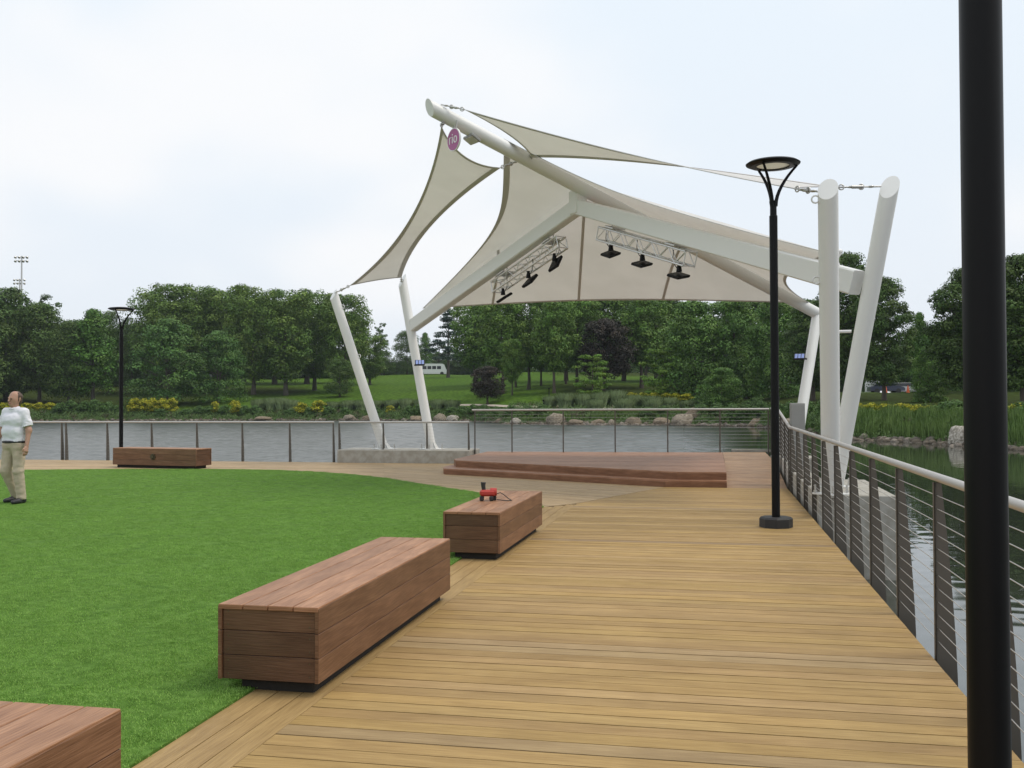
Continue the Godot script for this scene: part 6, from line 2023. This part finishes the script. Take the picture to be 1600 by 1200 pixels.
func plant_bank() -> void:
	var shapes := {}
	for kind in ["yellow_shrub", "green_shrub", "grass_mound", "red_shrub"]:
		shapes[kind] = [shrub_mesh(kind, 300), shrub_mesh(kind, 301)]
	var rocks := [rock_mesh(1), rock_mesh(2), rock_mesh(3), rock_mesh(4)]
	rng.seed = 5
	var rock_mats := []
	for c in [Color(0.33, 0.26, 0.18), Color(0.35, 0.3, 0.23), Color(0.27, 0.215, 0.15), Color(0.5, 0.47, 0.41)]:
		var m: StandardMaterial3D = M.rock.duplicate()
		m.albedo_color = c.linear_to_srgb()
		rock_mats.append(m)
	var n := 0
	for q in BANK:
		var kind: String = q[0]
		var p := bank(q[1], q[2])
		n += 1
		if kind == "boulder":
			var pick := 3 if "pale" in q[5] or "white" in q[5] else n % 3
			var o := put("boulder", rocks[n % 4], rock_mats[pick])
			tag(o, q[5], "boulder", q[6])
			o.position = p + V(0, -0.18 * q[4], 0)
			o.rotation.y = rnd(0, TAU)
			o.scale = V(q[3] * 1.15, q[4] * 1.2, q[3] * 1.0)
			continue
		var o := put(kind if kind != "grass_mound" else "grass_clump", shapes[kind][n % 2], M.leaf)
		tag(o, q[5], "grass clump" if kind == "grass_mound" else "shrub", q[6])
		o.position = p + V(0, -0.1, 0)
		o.rotation.y = rnd(0, TAU)
		var grow := 1.3 if kind == "yellow_shrub" else 1.1
		o.scale = V(q[3] * grow, q[4] * grow, q[3] * grow)
	# low planting that nobody could count, between the shrubs
	var mm := MultiMesh.new()
	mm.transform_format = MultiMesh.TRANSFORM_3D
	mm.use_colors = true
	rng.seed = 40
	var b := MB.new()
	for i in 90:
		var d := sphere_dir()
		d.y = absf(d.y)
		var nn := (d + V(0, 0.3, 0) + sphere_dir() * 0.5).normalized()
		var k := rnd(0.6, 1.35)
		b.col = Color(k, k, k)
		b.leaf(V(d.x * 0.5, d.y * 0.6, d.z * 0.5) * rnd(0.5, 1.1), nn, (nn.cross(sphere_dir()) + V(0, 0.7, 0)).normalized(), rnd(0.12, 0.28), rnd(0.04, 0.09))
	mm.mesh = b.mesh()
	var pts := []
	for i in 5200:
		var az := rnd(-42, 26)
		var far := 5.5 if az < -11.5 else 14.0
		var s := 0.7 + pow(rng.randf(), 1.3) * far
		if az < -29.0 and s > 4.5: continue
		pts.append([az, s])
	mm.instance_count = pts.size()
	var fn := FastNoiseLite.new()
	fn.seed = 3
	fn.frequency = 0.22
	for i in pts.size():
		var p := bank(pts[i][0], pts[i][1])
		var sc := rnd(0.55, 1.15) * (0.8 if pts[i][1] < 1.5 else 1.0)
		mm.set_instance_transform(i, Transform3D(Basis(Vector3.UP, rnd(0, TAU)).scaled(V(sc, sc * rnd(0.7, 1.2), sc)), p + V(0, -0.08, 0)))
		var k := fn.get_noise_2d(p.x, p.z) * 0.5 + 0.5
		var c := Color(0.07, 0.13, 0.036).lerp(Color(0.125, 0.2, 0.06), k)
		if rng.randf() < 0.1: c = Color(0.09, 0.085, 0.045)
		mm.set_instance_color(i, c)
	var gi := MultiMeshInstance3D.new()
	gi.name = numbered("bank_ground_cover")
	gi.multimesh = mm
	gi.material_override = M.leaf
	add_child(gi)
	tag(gi, "low green planting covering the far bank above the waterline", "ground cover", "", "stuff")
	# reeds by the water on the right
	mm = MultiMesh.new()
	mm.transform_format = MultiMesh.TRANSFORM_3D
	mm.use_colors = true
	b = MB.new()
	for i in 46:
		var a := rnd(0, TAU)
		var p := V(rnd(-0.22, 0.22), 0, rnd(-0.22, 0.22))
		var tip := p + V(cos(a) * rnd(0.05, 0.34), rnd(0.75, 1.4), sin(a) * rnd(0.05, 0.34))
		var mid := p.lerp(tip, 0.6) + V(0, 0.08, 0)
		var side := V(sin(a), 0, -cos(a)) * 0.013
		var nn := V(cos(a), 0.6, sin(a)).normalized()
		var k := rnd(0.65, 1.3)
		b.col = Color(k, k, k)
		var i0 := b.vert(p - side, nn)
		b.vert(p + side, nn); b.vert(mid + side, nn); b.vert(mid - side, nn); b.vert(tip, nn)
		b.tri_i(i0, i0 + 1, i0 + 2); b.tri_i(i0, i0 + 2, i0 + 3); b.tri_i(i0 + 3, i0 + 2, i0 + 4)
	mm.mesh = b.mesh()
	pts = []
	for i in 3400:
		var az := rnd(7.0, 27.0)
		pts.append([az, rnd(0.8, 5.2)])
	for i in 700:
		pts.append([rnd(-11.0, 7.0), rnd(1.0, 4.0)])
	mm.instance_count = pts.size()
	for i in pts.size():
		var p := bank(pts[i][0], pts[i][1])
		var sc := rnd(0.7, 1.1) * (0.7 if pts[i][0] < 7.0 else 0.9) * (0.72 + 0.6 * fn.get_noise_2d(p.x * 3.0, p.z * 3.0))
		mm.set_instance_transform(i, Transform3D(Basis(Vector3.UP, rnd(0, TAU)).scaled(V(sc, sc, sc)), p + V(0, -0.05, 0)))
		var k := fn.get_noise_2d(p.x * 1.5 + 50.0, p.z * 1.5) * 0.5 + 0.5
		mm.set_instance_color(i, Color(0.085, 0.16, 0.034).lerp(Color(0.135, 0.21, 0.052), k))
	gi = MultiMeshInstance3D.new()
	gi.name = numbered("reeds")
	gi.multimesh = mm
	gi.material_override = M.leaf
	add_child(gi)
	tag(gi, "bright green reeds along the far waterline", "reeds", "", "stuff")
	# small stones along the waterline
	mm = MultiMesh.new()
	mm.transform_format = MultiMesh.TRANSFORM_3D
	mm.use_colors = true
	mm.mesh = rocks[1]
	pts = []
	for i in 2600:
		var az := rnd(-42, 26)
		pts.append([az, rng.randfn(0.35, 0.45)])
	mm.instance_count = pts.size()
	for i in pts.size():
		var p := bank(pts[i][0], pts[i][1])
		var sc := rnd(0.15, 0.55)
		mm.set_instance_transform(i, Transform3D(Basis(Vector3.UP, rnd(0, TAU)).scaled(V(sc, sc * rnd(0.5, 0.9), sc * rnd(0.7, 1.1))), p + V(0, -0.06, 0)))
		var k := rnd(0.6, 1.3)
		mm.set_instance_color(i, Color(0.2 * k, 0.165 * k, 0.125 * k) if rng.randf() < 0.75 else Color(0.32 * k, 0.28 * k, 0.24 * k))
	gi = MultiMeshInstance3D.new()
	gi.name = numbered("shore_gravel")
	gi.multimesh = mm
	gi.material_override = M.rock
	add_child(gi)
	tag(gi, "broken grey brown stones lining the far waterline", "stones", "", "stuff")

# ---------------------------------------------------------------- far things
func extrude_profile(b: MB, prof: Array, half: float) -> void:
	# a side profile (x, y) swept across z, both sides closed
	for k in prof.size():
		var a: Vector2 = prof[k]
		var e: Vector2 = prof[(k + 1) % prof.size()]
		var m := (a + e) * 0.5
		b.quad(V(a.x, a.y, -half), V(e.x, e.y, -half), V(e.x, e.y, half), V(a.x, a.y, half), V(m.x * 0.4, m.y - 0.7, 0))
	var pv := PackedVector2Array(prof)
	var t := Geometry2D.triangulate_polygon(pv)
	for s in [-1.0, 1.0]:
		for k in t.size() / 3:
			b.tri(V(pv[t[k * 3]].x, pv[t[k * 3]].y, half * s), V(pv[t[k * 3 + 1]].x, pv[t[k * 3 + 1]].y, half * s), V(pv[t[k * 3 + 2]].x, pv[t[k * 3 + 2]].y, half * s), V(0, 0, s))

func make_car(label: String, p: Vector3, turn: float, c: Color) -> void:
	var o := thing("parked_car", label, "car", p, turn, "cars parked beyond the right bank")
	var b := MB.new()
	b.col = c
	extrude_profile(b, [Vector2(-2.2, 0.35), Vector2(-2.2, 0.85), Vector2(-1.9, 0.95), Vector2(-1.0, 1.0), Vector2(1.0, 1.0), Vector2(2.0, 0.85), Vector2(2.2, 0.7), Vector2(2.2, 0.35)], 0.88)
	put("body", b.mesh(), M.car_paint, o)
	b = MB.new()
	extrude_profile(b, [Vector2(-1.75, 0.95), Vector2(-1.35, 1.42), Vector2(0.35, 1.42), Vector2(1.1, 0.98)], 0.76)
	put("window", b.mesh(), M.car_glass, o)
	b = MB.new()
	b.col = c
	b.box(at(V(-0.5, 1.45, 0)), V(1.75, 0.05, 1.5), 0.02)
	put("roof", b.mesh(), M.car_paint, o)
	for x in [-1.35, 1.35]:
		for s in [-1, 1]:
			b = MB.new()
			b.tube([V(x, 0.33, s * 0.7), V(x, 0.33, s * 0.9)], [0.33, 0.33], 14)
			put("wheel", b.mesh(), M.rubber, o)

func build_far_things() -> void:
	make_car("dark blue car parked beyond the lawn right of the masts", ground_at(22.4, -136.5), 0.1, Color(0.02, 0.03, 0.07))
	make_car("silver car parked beyond the lawn right of the masts", ground_at(25.3, -138.6), 0.15, Color(0.42, 0.43, 0.45))
	for q in [[21.6, -131.8, "left one of two orange traffic cones in front of the parked cars"], [24.2, -131.4, "right one of two orange traffic cones in front of the parked cars"]]:
		var cone := thing("traffic_cone", q[2], "traffic cone", ground_at(q[0], q[1]), 0.0, "traffic cones by the parked cars")
		var b := MB.new()
		b.lathe([Vector2(0.24, 0.04), Vector2(0.05, 1.05), Vector2(0.001, 1.06)], Vector3.ZERO, 14)
		put("body", b.mesh(), M.cone_orange, cone)
		b = MB.new()
		b.box(at(V(0, 0.02, 0)), V(0.55, 0.05, 0.55), 0.01)
		put("base", b.mesh(), M.rubber, cone)
	var gw := thing("garden_wall", "short pale wall beside the parked cars", "wall", ground_at(20.9, -137.6), -0.1)
	var wb := MB.new()
	wb.box(at(V(0, 0.75, 0)), V(1.9, 2.3, 0.25), 0.02)
	put("wall_body", wb.mesh(), M.white, gw)
	wb = MB.new()
	wb.box(at(V(0, 1.94, 0)), V(2.1, 0.09, 0.35), 0.01)
	put("coping", wb.mesh(), M.concrete, gw)
	# parking surface
	var pk := MB.new()
	var g0 := ground_at(23.5, -137.5)
	pk.slab(PackedVector2Array([Vector2(18.5, -133.6), Vector2(31, -133.6), Vector2(33, -144), Vector2(19, -144)]), g0.y - 0.6, g0.y + 0.02)
	tag(put("parking_pavement", pk.mesh(), M.plaza), "pale paved parking strip beyond the right bank", "", "", "structure")
	# white bus behind the lawn crest
	var bus := thing("white_bus", "white minibus parked beyond the far lawn crest", "bus", ground_at(-66.2, -229.0) + V(0, -0.2, 0), 0.28)
	var b := MB.new()
	extrude_profile(b, [Vector2(-3.6, 0.4), Vector2(-3.6, 2.7), Vector2(-3.4, 2.85), Vector2(2.6, 2.85), Vector2(3.1, 2.6), Vector2(3.5, 1.5), Vector2(3.9, 1.3), Vector2(3.9, 0.4)], 1.1)
	put("body", b.mesh(), M.white, bus)
	for k in 5:
		b = MB.new()
		b.box(at(V(-2.8 + k * 1.15, 1.9, 1.105)), V(0.95, 0.75, 0.03), 0.01)
		put("window", b.mesh(), M.car_glass, bus)
	for x in [-2.3, 2.5]:
		for s in [-1, 1]:
			b = MB.new()
			b.tube([V(x, 0.45, s * 0.85), V(x, 0.45, s * 1.12)], [0.45, 0.45], 14)
			put("wheel", b.mesh(), M.rubber, bus)
	# sports-field light towers and car-park lights
	for q in [[-156.5, -200.8, 28.0, 3, "taller field light tower above the left wood"], [-180.3, -230.6, 26.5, 3, "lower field light tower just behind the taller one"]]:
		var o := thing("light_tower", q[4], "light tower", ground_at(q[0], q[1]), 0.3, "field light towers")
		b = MB.new()
		b.tube([V(0, 0, 0), V(0, q[2], 0)], [0.28, 0.16], 10)
		put("pole", b.mesh(), M.steel, o)
		for k in 2:
			b = MB.new()
			b.bar(V(-1.5, q[2] - 0.2 - k * 0.9, 0), V(1.5, q[2] - 0.2 - k * 0.9, 0), 0.07)
			put("crossarm", b.mesh(), M.steel, o)
			for x in [-1.3, -0.45, 0.45, 1.3]:
				b = MB.new()
				b.tube([V(x, q[2] - 0.1 - k * 0.9, 0), V(x, q[2] - 0.45 - k * 0.9, 0.3)], [0.14, 0.3], 10)
				put("floodlight_head", b.mesh(), M.steel, o)
	for q in [[-95.9, -267.5, 16.3, "car park light pole left of the lone sapling"], [-84.0, -273.3, 16.5, "car park light pole behind the inner left mast"]]:
		var o := thing("light_pole", q[3], "light pole", ground_at(q[0], q[1]), 0.2, "car park light poles")
		b = MB.new()
		b.tube([V(0, 0, 0), V(0, q[2], 0)], [0.14, 0.09], 8)
		put("pole", b.mesh(), M.steel, o)
		b = MB.new()
		b.box(at(V(0, q[2], 0)), V(2.3, 0.22, 0.7), 0.05)
		put("lamp_head", b.mesh(), M.steel, o)
	var gl := thing("park_lamp", "small white globe lamp under the tall tree row", "lamp", ground_at(-82.2, -151.6))
	b = MB.new()
	b.bar(Vector3.ZERO, V(0, 2.4, 0), 0.06)
	put("pole", b.mesh(), M.black_paint, gl)
	b = MB.new()
	b.lathe([Vector2(0.05, 2.4), Vector2(0.24, 2.5), Vector2(0.3, 2.68), Vector2(0.22, 2.88), Vector2(0.01, 2.95)], Vector3.ZERO, 14)
	put("globe", b.mesh(), M.white, gl)
	for q in [[-17.9, -105.7, 1.1, "low black path light at the stage railing end of the path"], [-19.2, -117.2, 1.5, "black path light behind the low one on the bank"], [-80.1, -129.1, 3.6, "thin black post left of the low spreading tree"]]:
		var o := thing("path_light", q[3], "path light", ground_at(q[0], q[1]), 0.0, "black path lights on the far bank")
		b = MB.new()
		b.bar(V(0, -0.2, 0), V(0, q[2] - 0.15, 0), 0.06, 8)
		put("pole", b.mesh(), M.black_paint, o)
		b = MB.new()
		b.lathe([Vector2(0.1, q[2] - 0.15), Vector2(0.13, q[2]), Vector2(0.01, q[2] + 0.05)], Vector3.ZERO, 10)
		put("cap", b.mesh(), M.black_paint, o)

# ----------------------------------------------------------------
func _ready() -> void:
	rng.seed = 1
	stage_light()
	make_materials()
	build_land()
	build_boardwalk()
	build_stage()
	build_canopy()
	build_fittings()
	rng.seed = 2
	build_railings()
	rng.seed = 3
	build_benches()
	make_lamp("black lamp post standing on the deck beside the ramp", V(0.76, 0.0, -12.5), 4.5, 0.4)
	make_lamp("thick black lamp post close to the camera cut off at the top of the frame", V(0.672, 0.0, -2.66), 4.5, 0.0)
	make_lamp("far black lamp post behind the bench with the rosette", V(-14.95, 0.0, -22.95), 4.02, 0.9)
	build_man()
	plant_trees()
	plant_bank()
	build_far_things()
